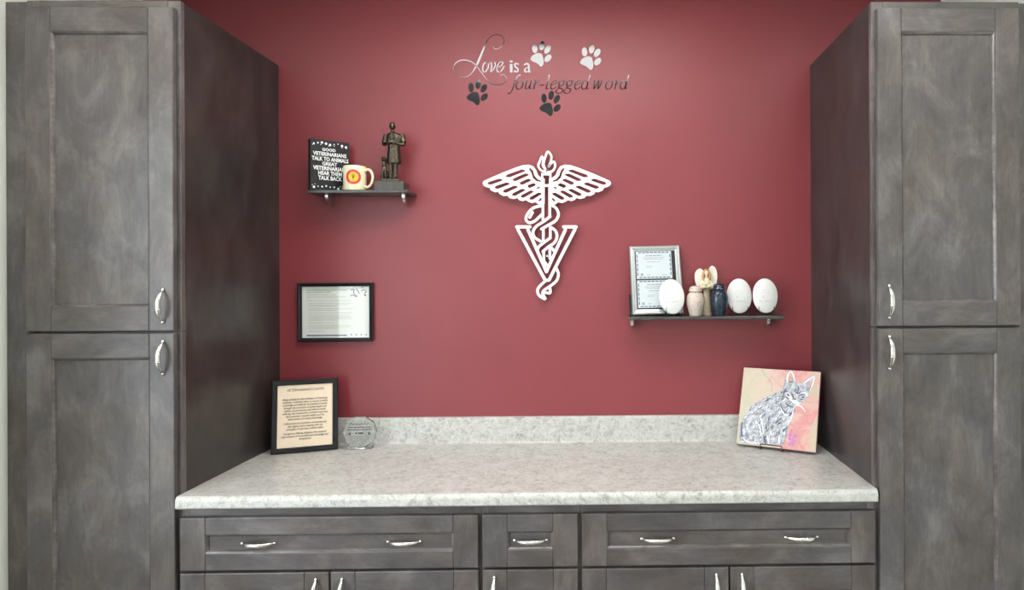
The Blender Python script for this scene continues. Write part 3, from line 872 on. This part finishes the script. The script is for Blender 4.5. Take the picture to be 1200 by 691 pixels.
for zc, sgn in ((.955, -1), (.055, 1)):
    for i in range(9):
        x = (.09 + .82 * i / 8) * sw
        r = rr.choice((.0022, .0032, .0046))
        disc(bm, (x, (zc + sgn * rr.uniform(0, .05)) * sh), r, yb, yb + .0004, 12)
    for i in range(7):
        disc(bm, ((.05 + .9 * rr.random()) * sw, (zc + sgn * rr.uniform(.05, .085)) * sh), .0017, yb, yb + .0004, 10)
obj('printed_dot', bm, M_PRINTW, t)

# mug
mc = at_y(416.0, 221.5, -.083)
t = thing('mug', 'cream mug with a round red and yellow badge on the short shelf', 'mug', (mc[0], -.083, SL))
R, H = .0428, .096
bm = bmesh.new()
lathe(bm, [(R - .004, 0), (R - .001, .002), (R, .006), (R, H - .002), (R - .0015, H), (R - .0035, H - .001), (R - .004, .008), (R - .008, .005), (.002, .005)], 48)
auto_smooth(obj('cup', bm, M_MUG, t), 50)
bm = bmesh.new()
ha = math.radians(-12)
pts = catmull([(R - .002, .078), (R + .014, .083), (R + .028, .072), (R + .033, .050), (R + .026, .026), (R + .012, .015), (R - .002, .018)], 6)
tube(bm, [(p[0] * math.cos(ha), p[0] * math.sin(ha), p[1]) for p in pts], .0052, 10, flat=(1.0, 1.0), up=(.2, 1, 0))
obj('handle', bm, M_MUG, t, smooth=True)
phi0 = math.atan2(CP[1] + .083, CP[0] - mc[0]) - math.radians(8)
def on_mug(r, z, ang):
    return (r * math.cos(ang), r * math.sin(ang), z)
def mug_disc(r0, r1, rad, n=30, k=5):
    bm = bmesh.new(); rows = []
    for j in range(k + 1):
        rr_ = r0 + (r1 - r0) * j / k
        rows.append([bm.verts.new(on_mug(rad, .051 + rr_ * math.sin(2 * PI * i / n), phi0 + rr_ * math.cos(2 * PI * i / n) / R)) for i in range(n)])
    for a, b in zip(rows, rows[1:]):
        for i in range(n): bm.faces.new((a[i], a[(i + 1) % n], b[(i + 1) % n], b[i]))
    return bm
bd = obj('badge', mug_disc(.0185, .0285, R + .0003), M_MUGIN, t)
obj('badge_center', mug_disc(.0003, .0187, R + .0004), M_MUGY, bd)
bm = bmesh.new()
text(bm, 'V', -.0075, .0075, .042, .061, 0, bold=-.005, fn=lambda c: on_mug(R + .0006, c[2], phi0 + c[0] / R))
text(bm, 'I', -.0012, .0012, .036, .064, 0, fn=lambda c: on_mug(R + .0007, c[2], phi0 + c[0] / R))
obj('badge_letter', bm, M_INK, bd)

# bronze statuette
sb = at_y(454.0, 221.3, -.112)
t = thing('bronze_statuette', 'dark bronze statuette of a person in a long coat with a dog on a plinth', 'statuette', (sb[0] + .003, -.070, SL), (0, 0, math.radians(3)))
obj('plinth', boxes((-.056, .056, -.042, .042, 0, .036), bev=.0015), M_PLINTH, t)
obj('ground_step', boxes((-.034, .034, -.03, .03, .036, .047), bev=.004), M_PLINTH, t)
bm = bmesh.new()
Z0 = .0465; k = .000562
def H_(y): return Z0 + (445 - y) * k
def Xs(x): return (x - 222) * k + .006
# legs and shoes
for xa, xb in ((207, 208), (243, 242)):
    tube(bm, [(Xs(xa), -.004, H_(310)), (Xs(xb), -.005, H_(375)), (Xs(xb), -.002, H_(438))], [.0115, .0090, .0072], 10)
    ellipsoid(bm, (Xs(xb), -.010, Z0 + .004), (.0065, .014, .0048), 12)
# long coat as a tapered, slightly flared body
ringz = [(332, .0285, .0215), (300, .0270, .0205), (260, .0250, .0190), (225, .0235, .0175), (200, .0250, .0175), (165, .0290, .0175), (140, .0300, .0165), (124, .0240, .0135), (114, .0100, .0095)]
rings = []
for zz, rx, ry in ringz:
    rings.append([bm.verts.new((Xs(228) + rx * math.cos(2 * PI * i / 24) * (1 + .02 * math.cos(5 * 2 * PI * i / 24) * (zz > 220)), ry * math.sin(2 * PI * i / 24) * (1 + .05 * math.cos(6 * 2 * PI * i / 24) * (zz > 220)), H_(zz))) for i in range(24)])
for a, b in zip(rings, rings[1:]):
    for i in range(24): bm.faces.new((a[i], a[(i + 1) % 24], b[(i + 1) % 24], b[i]))
bm.faces.new(rings[0]); bm.faces.new(rings[-1])
# arms folded forward to the chest
for s, sx, ex, hx in ((-1, 176, 163, 200), (1, 282, 294, 248)):
    tube(bm, [tuple(p) for p in catmull([(Xs(sx), .001, H_(134)), (Xs(ex), -.003, H_(195)), (Xs(hx), -.022, H_(196))], 5)], [.0105, .0102, .0100, .0098, .0096, .0094, .0088, .0080, .0072, .0066, .0060], 10)
    ellipsoid(bm, (Xs(hx) + s * -.001, -.0245, H_(194)), (.0062, .006, .005), 10)
    for fi in range(4): tube(bm, [(Xs(hx) - s * .002, -.026, H_(190 + fi * 4)), (Xs(hx) - s * .009, -.029, H_(192 + fi * 4))], .0016, 6)
# small animal held in the hands
ellipsoid(bm, (Xs(222), -.026, H_(188)), (.013, .0075, .0085), 12)
ellipsoid(bm, (Xs(205), -.029, H_(180)), (.0052, .005, .005), 10)
# neck, head, ears, nose, brow, chin, collar
tube(bm, [(Xs(222), 0, H_(120)), (Xs(220), -.002, H_(98))], [.0082, .0070], 10)
ellipsoid(bm, (Xs(219), -.003, H_(72)), (.0120, .0135, .0165), 16)
ellipsoid(bm, (Xs(219), -.010, H_(90)), (.0062, .0055, .0062), 12)
ellipsoid(bm, (Xs(219), -.0158, H_(78)), (.0018, .0026, .0034), 8)
tube(bm, [(Xs(219) - .006, -.0135, H_(67)), (Xs(219) + .006, -.0135, H_(67))], .0014, 6)
tube(bm, [(Xs(219) - .0035, -.0152, H_(91)), (Xs(219) + .0035, -.0152, H_(91))], .0012, 6)
for s in (-1, 1): ellipsoid(bm, (Xs(219) + s * .011, -.001, H_(77)), (.0018, .003, .0042), 8)
for s in (-1, 1): tube(bm, [(Xs(226) + s * .008, -.011, H_(117)), (Xs(226) + s * .007, -.0185, H_(150)), (Xs(226), -.0185, H_(172))], .0022, 6)
fuse(bm, .0011, M_BRONZE, 'figure', t, 2)
bm = bmesh.new()                                      # dog sitting at the leg
dx = Xs(168)
ellipsoid(bm, (dx + .001, .001, H_(405)), (.0125, .012, .018), 12)
ellipsoid(bm, (dx, -.010, H_(370)), (.0105, .010, .018), 12)
tube(bm, [(dx, -.011, H_(350)), (dx, -.014, H_(322))], [.0095, .008], 10)
ellipsoid(bm, (dx, -.016, H_(308)), (.0105, .010, .0095), 12)
ellipsoid(bm, (dx + .001, -.025, H_(313)), (.0055, .0080, .0050), 8)
for s in (-1, 1):
    tube(bm, [(dx + s * .0065, -.013, H_(303)), (dx + s * .008, -.012, H_(284))], [.004, .0012], 6)
    tube(bm, [(dx + s * .0055, -.016, H_(375)), (dx + s * .0055, -.018, H_(440))], [.0045, .0034], 8)
    ellipsoid(bm, (dx + s * .0055, -.0205, Z0 + .002), (.003, .0045, .0024), 8)
    ellipsoid(bm, (dx + s * .0095, -.004, H_(420)), (.0065, .012, .0105), 8)
fuse(bm, .0011, M_BRONZE, 'dog', t, 1)

# ------------------------------------------------------------------ things on the long shelf
def urn(u, y, hgt, rad, m, label, lid_tilt):
    c = at_y(u, 369, y)
    t = thing('urn', label, 'urn', (c[0], y, SR), group='small memorial urns')
    pr = [(.62, 0), (.66, .01), (.68, .03), (.78, .15), (.91, .30), (1.0, .48), (.985, .58), (.90, .68), (.72, .755), (.60, .785), (.58, .80)]
    bm = bmesh.new(); P = catmull([(r * rad, z * hgt) for r, z in pr], 3); lathe(bm, [tuple(p) for p in P], 40)
    auto_smooth(obj('body', bm, m, t), 50)
    bm = bmesh.new()
    pl_ = [(.60, .0), (.74, .004), (.78, .02), (.74, .05), (.66, .085), (.70, .10), (.66, .13), (.50, .175), (.25, .197), (.02, .203)]
    lathe(bm, [(r * rad, z * hgt) for r, z in pl_], 40)
    o = auto_smooth(obj('lid', bm, m, t), 50)
    o.location = (0, 0, hgt * .7995)
    return t
urn(815.2, -.086, .1175, .0355, M_TAUPE, 'taupe speckled ceramic urn with lid beside the leftmost oval plaque', 0)
urn(842.8, -.088, .1270, .0345, M_NAVY, 'dark navy glossy ceramic urn with lid beside the middle oval plaque', 0)

# angel figurine
ac = at_y(828.0, 368.5, -.036)
t = thing('angel_figurine', 'cream angel figurine with ivory wings standing behind the two urns', 'figurine', (ac[0], -.036, SR))
bm = bmesh.new()
lathe(bm, [(.020, 0), (.0205, .004), (.019, .007)], 24)
obj('foot', bm, M_GOWN, t, smooth=False)
bm = bmesh.new()
gp = [(.0185, .006), (.0165, .02), (.0140, .05), (.0125, .08), (.0125, .10), (.0160, .118), (.0185, .132), (.0150, .142), (.0070, .148)]
n = 30; rings = []
for r, z in gp:
    rings.append([bm.verts.new((r * (1 + .05 * math.cos(9 * 2 * PI * i / n)) * math.cos(2 * PI * i / n), .8 * r * (1 + .05 * math.cos(9 * 2 * PI * i / n)) * math.sin(2 * PI * i / n), z)) for i in range(n)])
for a, b in zip(rings, rings[1:]):
    for i in range(n): bm.faces.new((a[i], a[(i + 1) % n], b[(i + 1) % n], b[i]))
bm.faces.new(rings[0]); bm.faces.new(rings[-1])
for s in (-1, 1):
    tube(bm, [tuple(p) for p in catmull([(s * .016, -.002, .136), (s * .022, -.008, .112), (s * .006, -.020, .113)], 5)], [.0062, .0064, .0066, .0068, .0072, .0078, .0080, .0074, .0066, .0056, .0048], 10)
fuse(bm, .0011, M_GOWN, 'gown', t, 1)
bm = bmesh.new()
tube(bm, [(0, -.001, .144), (0, -.002, .158)], [.0052, .0048], 10)
ellipsoid(bm, (0, -.004, .168), (.0085, .0095, .0115), 16)
ellipsoid(bm, (0, -.0135, .166), (.0014, .002, .0026), 8)
ellipsoid(bm, (0, -.010, .159), (.005, .0035, .0035), 8)
fuse(bm, .0009, M_SKIN, 'head', t, 1)
bm = bmesh.new()
ellipsoid(bm, (0, .001, .174), (.0115, .0115, .011), 14)
for s in (-1, 1):
    tube(bm, [tuple(p) for p in catmull([(s * .007, -.003, .178), (s * .0112, -.003, .165), (s * .0130, -.004, .150), (s * .0105, -.010, .136)], 4)], [.0040, .0045, .005, .0052, .0054, .0054, .0054, .0052, .005, .0045, .004, .003, .002], 8)
ellipsoid(bm, (0, .006, .160), (.011, .007, .018), 12)
fuse(bm, .0011, M_HAIR, 'hair', t, 1)
for s, lab in ((-1, ''), (1, '')):
    bm = bmesh.new()
    k = 1.0 if s > 0 else .86
    ol = [(.002, .115), (.008, .150), (.013, .180 * (1 if s > 0 else .97)), (.024, .194 * (1 if s > 0 else .945)), (.037, .184 * (1 if s > 0 else .95)), (.0425, .160), (.0410, .136), (.034, .116), (.026, .106), (.014, .105)]
    P = catmull([(s * x, z) for x, z in ol], 5, True)
    prism(bm, [tuple(p) for p in P], .011, .0155)
    wg = obj('wing', bm, M_WING, t)
    bm = bmesh.new()
    ribbon(bm, [tuple(p) for p in catmull([(s * x, z) for x, z in ol], 5, True)], .0024, .0085, .0150, True)
    for j in range(4):
        ribbon(bm, catmull([(s * (.010 + .002 * j), .118 + .012 * j), (s * (.022 + .003 * j), .120 + .012 * j), (s * (.032 + .002 * j), .128 + .012 * j)], 4), .0012, .0095, .012)
    obj('feather_rim', bm, M_WING, wg)
bm = bmesh.new()
rr = random.Random(5)
for i in range(9): ellipsoid(bm, (rr.uniform(-.008, .008), -.025 + rr.uniform(-.003, .002), .116 + rr.uniform(-.008, .008)), (.0045, .004, .0045), 8)
obj('bouquet', bm, M_GREEN, t, smooth=True)
bm = bmesh.new()
for i in range(5): ellipsoid(bm, (rr.uniform(-.008, .008), -.0295, .118 + rr.uniform(-.006, .008)), (.003, .0025, .003), 8)
obj('blossom', bm, M_WING, t, smooth=True)

# oval paw-print plaques on little wire easels
def plaque(u, v0, v1, y, tilt, label, txt, roll=0.0, yaw=0.0):
    c = at_y(u, 369, y)
    hgt = .137; wdt = .0985
    t = thing('oval_plaque', label, 'plaque', (c[0], y, SR + .0090), (math.radians(-tilt), roll, yaw), group='oval paw-print plaques')
    bm = bmesh.new(); n = 48; rings = []
    for ins, yy in ((.0022, .0), (.0, .002), (.0, .006), (.002, .008)):
        rings.append([bm.verts.new(((wdt / 2 - ins) * math.cos(2 * PI * i / n), yy, hgt / 2 + (hgt / 2 - ins) * math.sin(2 * PI * i / n) * (1 + .0 * i))) for i in range(n)])
    for a, b in zip(rings, rings[1:]):
        for i in range(n): bm.faces.new((a[i], a[(i + 1) % n], b[(i + 1) % n], b[i]))
    bm.faces.new(rings[0]); bm.faces.new(rings[-1])
    auto_smooth(obj('disc', bm, M_PLAQUE, t), 50)
    bm = bmesh.new(); yb = -.0004
    for (dx, dz, r) in ((-.014, .080, .0030), (-.006, .0885, .0030), (.003, .0895, .0030), (.011, .0815, .0030), (-.001, .0770, .0022)):
        disc(bm, (dx, dz), r * .55, yb, yb + .0003, 10, r * .8, -dx * 30)
    ribbon(bm, catmull([(-.007, .068), (-.009, .063), (-.008, .058)], 4), .0010, yb, yb + .0003)
    obj('paw_print', bm, M_INKLG, t)
    bm = bmesh.new(); x_ = -.0235; lw = .047 / len(txt)
    for k_ in txt:                                   # small worn letters, too faint to read
        if k_ == 'x':
            ribbon(bm, [(x_, .044), (x_ + lw * .3, .050)], .0006, yb, yb + .0003, caps=False); ribbon(bm, [(x_ + lw * .3, .050), (x_ + lw * .62, .044)], .0006, yb, yb + .0003, caps=False)
        x_ += lw
    obj('lettering', bm, M_INKLG, t)
    return c[0], y
def wire_easel(xc, y, label, tilt, foot=.038):
    t = thing('wire_easel', label, 'plate stand', (xc, y, SR), group='black wire plate stands')
    ta = math.tan(math.radians(tilt))
    for s in (-1, 1):
        bm = bmesh.new()
        x = s * .031
        P = catmull([(x * .93, -.0050, .0345), (x * .96, -.0066, .0285), (x, -.0060, .0150), (x, .0000, .0070), (x, .0095, .0072), (x, .0160 + .02 * ta, .0150), (x * .8, .0150 + .06 * ta, .055), (x * .35, .0150 + .095 * ta, .090)], 4)
        tube(bm, [tuple(p) for p in P], .0013, 6)
        tube(bm, [tuple(p) for p in catmull([(x + .0045 * math.cos(a), -.004, .0058 + .0045 * math.sin(a)) for a in np.linspace(0, 2 * PI, 9)], 2)], .0012, 6, up=(0, 1, 0))
        obj('prong', bm, M_WIRE, t, smooth=True)
    bm = bmesh.new()
    tube(bm, [(-.0125, .0150 + .095 * ta, .090), (.0125, .0150 + .095 * ta, .090)], .0013, 6)
    tube(bm, [(0, .0150 + .095 * ta, .090), (0, foot, .0015)], .0013, 6)
    tube(bm, [(-.031, .0095, .0072), (.031, .0095, .0072)], .0012, 6)
    obj('back_leg', bm, M_WIRE, t, smooth=True)
for u, y, lab, txt, roll, yaw, pos in ((789.8, -.114, 'white oval paw-print plaque in front of the silver frame, leaning slightly left', 'xx xxxxx', math.radians(-6), 0, 'in front of the silver frame'),
                                  (867.2, -.080, 'white oval paw-print plaque beside the navy urn', 'x xxxxxx', 0, 0, 'beside the navy urn'),
                                  (897.8, -.080, 'white oval paw-print plaque at the right end of the long shelf', 'xx xxxx', 0, 0, 'at the right end of the shelf')):
    x, y = plaque(u, 0, 0, y, 8, lab, txt, roll, yaw)
    wire_easel(x, y, 'small black wire stand holding the oval plaque ' + pos, 8, .038 if y > -.1 else .022)

# ------------------------------------------------------------------ acrylic award on the counter
c0 = at_z(422.2, 525.6, .914)
t = thing('acrylic_award', 'clear faceted acrylic award with dark engraving on the counter by the framed oath', 'award', (c0[0], c0[1], .9145), (0, 0, math.radians(6)))
bm = bmesh.new()
Rw = .0612; n = 10
ol = [(Rw * math.cos(PI / 2 + PI / n + 2 * PI * k / n) * 1.02, .066 + Rw * math.sin(PI / 2 + PI / n + 2 * PI * k / n)) for k in range(n)]
rings = []
for ins, yy in ((.006, -.011), (0, -.005), (0, .006), (.006, .011)):
    s_ = 1 - ins / Rw
    rings.append([bm.verts.new((x * s_, yy, .066 + (z - .066) * s_)) for x, z in ol])
for a, b in zip(rings, rings[1:]):
    for i in range(n): bm.faces.new((a[i], a[(i + 1) % n], b[(i + 1) % n], b[i]))
bm.faces.new(rings[0]); bm.faces.new(rings[-1])
obj('disc', bm, M_ACRYL, t)
obj('foot', boxes((-.047, .047, -.014, .014, 0, .0100), bev=.002), M_ACRYL, t)
bm = bmesh.new(); ye = -.0113
ribbon(bm, catmull([(-.036 + .0062 * i_, .096 + (.0045 if i_ % 2 else -.0025) * (1.6 if i_ == 1 else 1)) for i_ in range(13)], 4), .0009, ye, ye + .0002, caps=False)
for z, x0, x1 in ((.0835, -.042, .043), (.0745, -.046, .047)): words(bm, x0, x1, z, .0030, ye, rnd)
words(bm, -.016, -.008, .060, .005, ye, rnd); words(bm, -.004, .020, .060, .005, ye, rnd)
for x in (-.036, .036):
    disc(bm, (x, .0595), .0036, ye, ye + .0002, 10)
    for dx, dz in ((-.0038, .0035), (-.0012, .0058), (.0016, .0058), (.0042, .0035)): disc(bm, (x + dx, .0595 + dz), .0012, ye, ye + .0002, 8)
obj('engraving', bm, M_INK, t)
bm = bmesh.new()
for z, x0, x1 in ((.048, -.036, .036), (.042, -.038, .038), (.036, -.036, .036), (.030, -.026, .026)): words(bm, x0, x1, z, .0026, ye, rnd)
for i in range(7):
    a = math.radians(-150 + i * 20); words(bm, .038 * math.cos(a) - .003, .038 * math.cos(a) + .003, .062 + .044 * math.sin(a), .003, ye, rnd)
obj('small_engraving', bm, M_INKG, t)

# ------------------------------------------------------------------ cat painting on a wire easel
PB0 = np.array([.7386, -.1077]); PB1 = np.array([1.0008, -.2535])
pw = float(np.hypot(*(PB1 - PB0))); pth = math.atan2(PB1[1] - PB0[1], PB1[0] - PB0[0]); ph = .300
t = thing('cat_painting', 'square canvas painting of a grey tabby cat on pink ground', 'painting', ((PB0[0] + PB1[0]) / 2, (PB0[1] + PB1[1]) / 2, .9262), (math.radians(-20), 0, pth))
M_CANVAS = mat('painted_canvas_ground', (.8, .6, .5), .6)
v = objvec(M_CANVAS)
sx = N(M_CANVAS, 'ShaderNodeSeparateXYZ'); L(M_CANVAS, v, sx.inputs[0])
nn = noise(M_CANVAS, 11, 7, .7, v, 1.6)
ad = N(M_CANVAS, 'ShaderNodeMath', operation='MULTIPLY_ADD'); ad.inputs[1].default_value = 3.0; ad.inputs[2].default_value = .48
L(M_CANVAS, sx.outputs[0], ad.inputs[0])
ad2 = N(M_CANVAS, 'ShaderNodeMath', operation='MULTIPLY_ADD'); ad2.inputs[1].default_value = 1.7
sb_ = N(M_CANVAS, 'ShaderNodeMath', operation='SUBTRACT'); sb_.inputs[1].default_value = .5
L(M_CANVAS, nn.outputs['Fac'], sb_.inputs[0]); L(M_CANVAS, sb_.outputs[0], ad2.inputs[0]); L(M_CANVAS, ad.outputs[0], ad2.inputs[2])
rp = ramp(M_CANVAS, ad2.outputs[0], [(.02, (.50, .47, .34)), (.30, (.58, .48, .38)), (.50, (.61, .40, .34)), (.68, (.62, .25, .25)), (.84, (.64, .38, .33)), (1.0, (.54, .44, .33))])
L(M_CANVAS, rp.outputs[0], bsdf(M_CANVAS).inputs['Base Color'])
bump(M_CANVAS, noise(M_CANVAS, 250, 2, .5, v).outputs['Fac'], .15, .0006)
cv = obj('canvas', boxes((-pw / 2, pw / 2, -.001, .014, 0, ph), bev=.0012), M_CANVAS, t)
src = [(138, 67), (660, 103), (618, 632), (75, 562)]; dst = [(0, 1), (1, 1), (1, 0), (0, 0)]
Am = []; bv = []
for (x, y), (s_, r_) in zip(src, dst):
    Am += [[x, y, 1, 0, 0, 0, -s_ * x, -s_ * y], [0, 0, 0, x, y, 1, -r_ * x, -r_ * y]]; bv += [s_, r_]
Hm = np.append(np.linalg.solve(np.array(Am, float), np.array(bv, float)), 1).reshape(3, 3)
def cvp(x, y):
    p = Hm @ np.array([x, y, 1.0]); p = p[:2] / p[2]
    return ((p[0] - .5) * pw, min(max(p[1], .004), .996) * ph)
M_CATBASE = plain('cat_grey_paint', (.40, .42, .46), .6, var=.5, scale=70)
M_CATD = plain('cat_slate_paint', (.085, .095, .14), .6, var=.3)
M_CATW = plain('cat_white_paint', (.74, .76, .78), .6, var=.08)
M_CATT = plain('cat_tan_paint', (.38, .31, .25), .6, var=.2)
M_CATP = plain('cat_peach_paint', (.60, .36, .25), .6, var=.15)
M_CATV = plain('cat_violet_paint', (.52, .22, .37), .6, var=.3, scale=60)
body = [(100, 556), (95, 500), (102, 440), (122, 398), (152, 350), (192, 310), (250, 277), (300, 257), (350, 236), (398, 212), (412, 190), (424, 125), (440, 90), (468, 92), (480, 130), (488, 165),
        (515, 182), (546, 166), (585, 140), (622, 125), (614, 165), (592, 215), (578, 245), (568, 268), (548, 290), (520, 305), (492, 320), (480, 342), (470, 380), (452, 420), (432, 460), (412, 500), (402, 540), (400, 574), (330, 583), (258, 576)]
def inside(x, y, poly):
    r = False; j = len(poly) - 1
    for i in range(len(poly)):
        xi, yi = poly[i]; xj, yj = poly[j]
        if (yi > y) != (yj > y) and x < (xj - xi) * (y - yi) / (yj - yi) + xi: r = not r
        j = i
    return r
bm = bmesh.new(); prism(bm, [cvp(*p) for p in body], -.0013, -.0010)
bmesh.ops.triangulate(bm, faces=[f for f in bm.faces if len(f.verts) > 4])
obj('painted_cat', bm, M_CATBASE, cv)
bm = bmesh.new()
rv = random.Random(4)
for i in range(26):
    x_, y_ = rv.gauss(458, 16), rv.gauss(540, 24)
    if inside(x_, y_, body) or y_ > 585: continue
    P = catmull([cvp(x_ - 6, y_ + 14), cvp(x_ + rv.uniform(-4, 4), y_), cvp(x_ + 8, y_ - 14)], 3)
    ribbon(bm, P, [.001 + .0035 * math.sin(PI * (k_ + .5) / len(P)) for k_ in range(len(P))], -.0012 - .00001 * i, -.001, caps=False)
o = obj('violet_brushstroke', bm, M_CATV, cv); o['kind'] = 'stuff'
layers = {'d': bmesh.new(), 'w': bmesh.new(), 't': bmesh.new(), 'p': bmesh.new()}
rr = random.Random(21)
def pst(key, pts, hw, yy, n=4):
    P = catmull([cvp(*p) for p in pts], n) if len(pts) > 2 else [cvp(*p) for p in pts]
    m_ = len(P); W_ = [hw * (.25 + .75 * math.sin(PI * (i + .5) / m_)) for i in range(m_)]
    ribbon(layers[key], P, W_, yy, yy + .0002, caps=False)
cnt = 0
while cnt < 420:
    x, y = rr.uniform(90, 480), rr.uniform(200, 580)
    if not inside(x, y, body): continue
    a = math.radians(rr.gauss(62 if y > 420 else 40, 16)); l = rr.uniform(12, 34)
    x2, y2 = x + l * math.cos(a), y - l * math.sin(a)
    if not inside(x2, y2, body): continue
    kk = rr.choices('dwt', (.38, .36, .26))[0]
    pst(kk, [(x, y), ((x + x2) / 2 + rr.uniform(-3, 3), (y + y2) / 2), (x2, y2)], rr.uniform(.0006, .0017), -.0016 - .00015 * 'twd'.index(kk))
    cnt += 1
D, Wh = -.0021, -.0023
for p in ([(275, 292), (292, 282), (310, 268)], [(262, 510), (270, 545), (275, 572)], [(360, 440), (385, 430)], [(345, 435), (362, 420)], [(395, 490), (425, 462)], [(120, 420), (112, 480), (125, 545)]):
    pst('d', p, .0032, D)
for p in ([(430, 200), (408, 232), (402, 258)], [(405, 236), (425, 226), (445, 240)], [(418, 262), (435, 272), (450, 268)], [(500, 190), (508, 212), (500, 235)], [(480, 215), (490, 235), (512, 240), (525, 222)],
          [(505, 258), (528, 250), (548, 258)], [(512, 276), (530, 280), (552, 266)], [(455, 232), (468, 258), (470, 282)], [(470, 285), (482, 292), (495, 285)], [(578, 215), (592, 195), (610, 165)], [(452, 130), (448, 165), (470, 160)],
          [(412, 300), (440, 322), (470, 330)], [(380, 305), (400, 350), (432, 372)], [(432, 372), (462, 366), (482, 346)]):
    pst('d', p, .0024, D)
for p in ([(430, 175), (436, 120), (455, 95)], [(455, 95), (472, 120), (482, 160)], [(420, 250), (445, 270), (468, 300)], [(470, 300), (500, 310), (520, 300)], [(540, 180), (580, 150), (618, 130)], [(618, 130), (606, 175), (585, 220)],
          [(430, 228), (445, 250), (462, 275)], [(525, 240), (552, 238), (568, 262)], [(382, 330), (405, 375), (430, 385)], [(470, 345), (455, 400), (425, 450)], [(240, 380), (255, 440), (262, 500)], [(205, 415), (235, 450), (248, 520)], [(480, 318), (520, 325), (552, 362)], [(110, 520), (160, 555), (240, 565)], [(285, 500), (290, 540), (300, 570)], [(370, 510), (365, 545), (370, 570)]):
    pst('w', p, .0026, Wh)
for p in ([(440, 165), (445, 130), (460, 110)], [(450, 160), (462, 130), (466, 115)], [(580, 205), (590, 180), (604, 155)], [(475, 262), (482, 272), (490, 264)]):
    pst('p', p, .0040, -.00235)
for cx_, cy_, ro in ((436, 250, -.65), (536, 266, .35)):
    c_ = cvp(cx_, cy_); disc(layers['w'], c_, .0105, -.00240, -.0022, 16, .0055, ro); disc(layers['d'], c_, .0078, -.00250, -.0022, 16, .0036, ro)
disc(layers['w'], cvp(482, 296), .013, -.00236, -.0022, 18, .0075, -.2); disc(layers['d'], cvp(481, 279), .0042, -.00250, -.0022, 10, .0030)
for kk, nm, m_ in (('d', 'dark_brushstroke', M_CATD), ('w', 'white_brushstroke', M_CATW), ('t', 'tan_brushstroke', M_CATT), ('p', 'peach_brushstroke', M_CATP)):
    o = obj(nm, layers[kk], m_, cv); o['kind'] = 'stuff'
bm = bmesh.new(); P = catmull([cvp(*p) for p in ((262, 85), (280, 120), (310, 150), (325, 185), (322, 225))], 5); ribbon(bm, P, .0011, -.0013, -.001)
obj('painted_line', bm, M_CATT, cv)

pc = np.array([(PB0[0] + PB1[0]) / 2, (PB0[1] + PB1[1]) / 2])
t = thing('wire_easel', 'black wire tabletop easel holding the cat painting on the counter', 'easel', (pc[0], pc[1], .914), (0, 0, pth))
e0 = at_z(895, 528, .92); e1 = at_z(922, 531, .92)
xa, xb = -.053, .030
bm = bmesh.new()
tube(bm, [tuple(p) for p in catmull([(xa, .014, .0045), (xa, -.010, .0045), (xa + .001, -.014, .010), (xa + .002, -.0135, .0215), (xa + .008, -.0132, .0242), (xb - .008, -.0132, .0242), (xb - .002, -.0135, .0215), (xb - .001, -.014, .010), (xb, -.010, .0045), (xb, .014, .0045)], 4)], .0019, 8)
obj('front_lip', bm, M_WIRE, t, smooth=True)
bm = bmesh.new()
xm = (xa + xb) / 2; ta = math.tan(math.radians(20))
for x in (xa, xb):
    tube(bm, [(x, .014, .0045), (x * .6 + xm * .4, .024 + .20 * ta, .20)], .0019, 8)
    tube(bm, [(x * .6 + xm * .4, .024 + .20 * ta, .20), (x, .112, .002)], .0019, 8)
tube(bm, [(xa * .6 + xm * .4, .024 + .20 * ta, .20), (xb * .6 + xm * .4, .024 + .20 * ta, .20)], .0019, 8)
obj('back_frame', bm, M_WIRE, t, smooth=True)
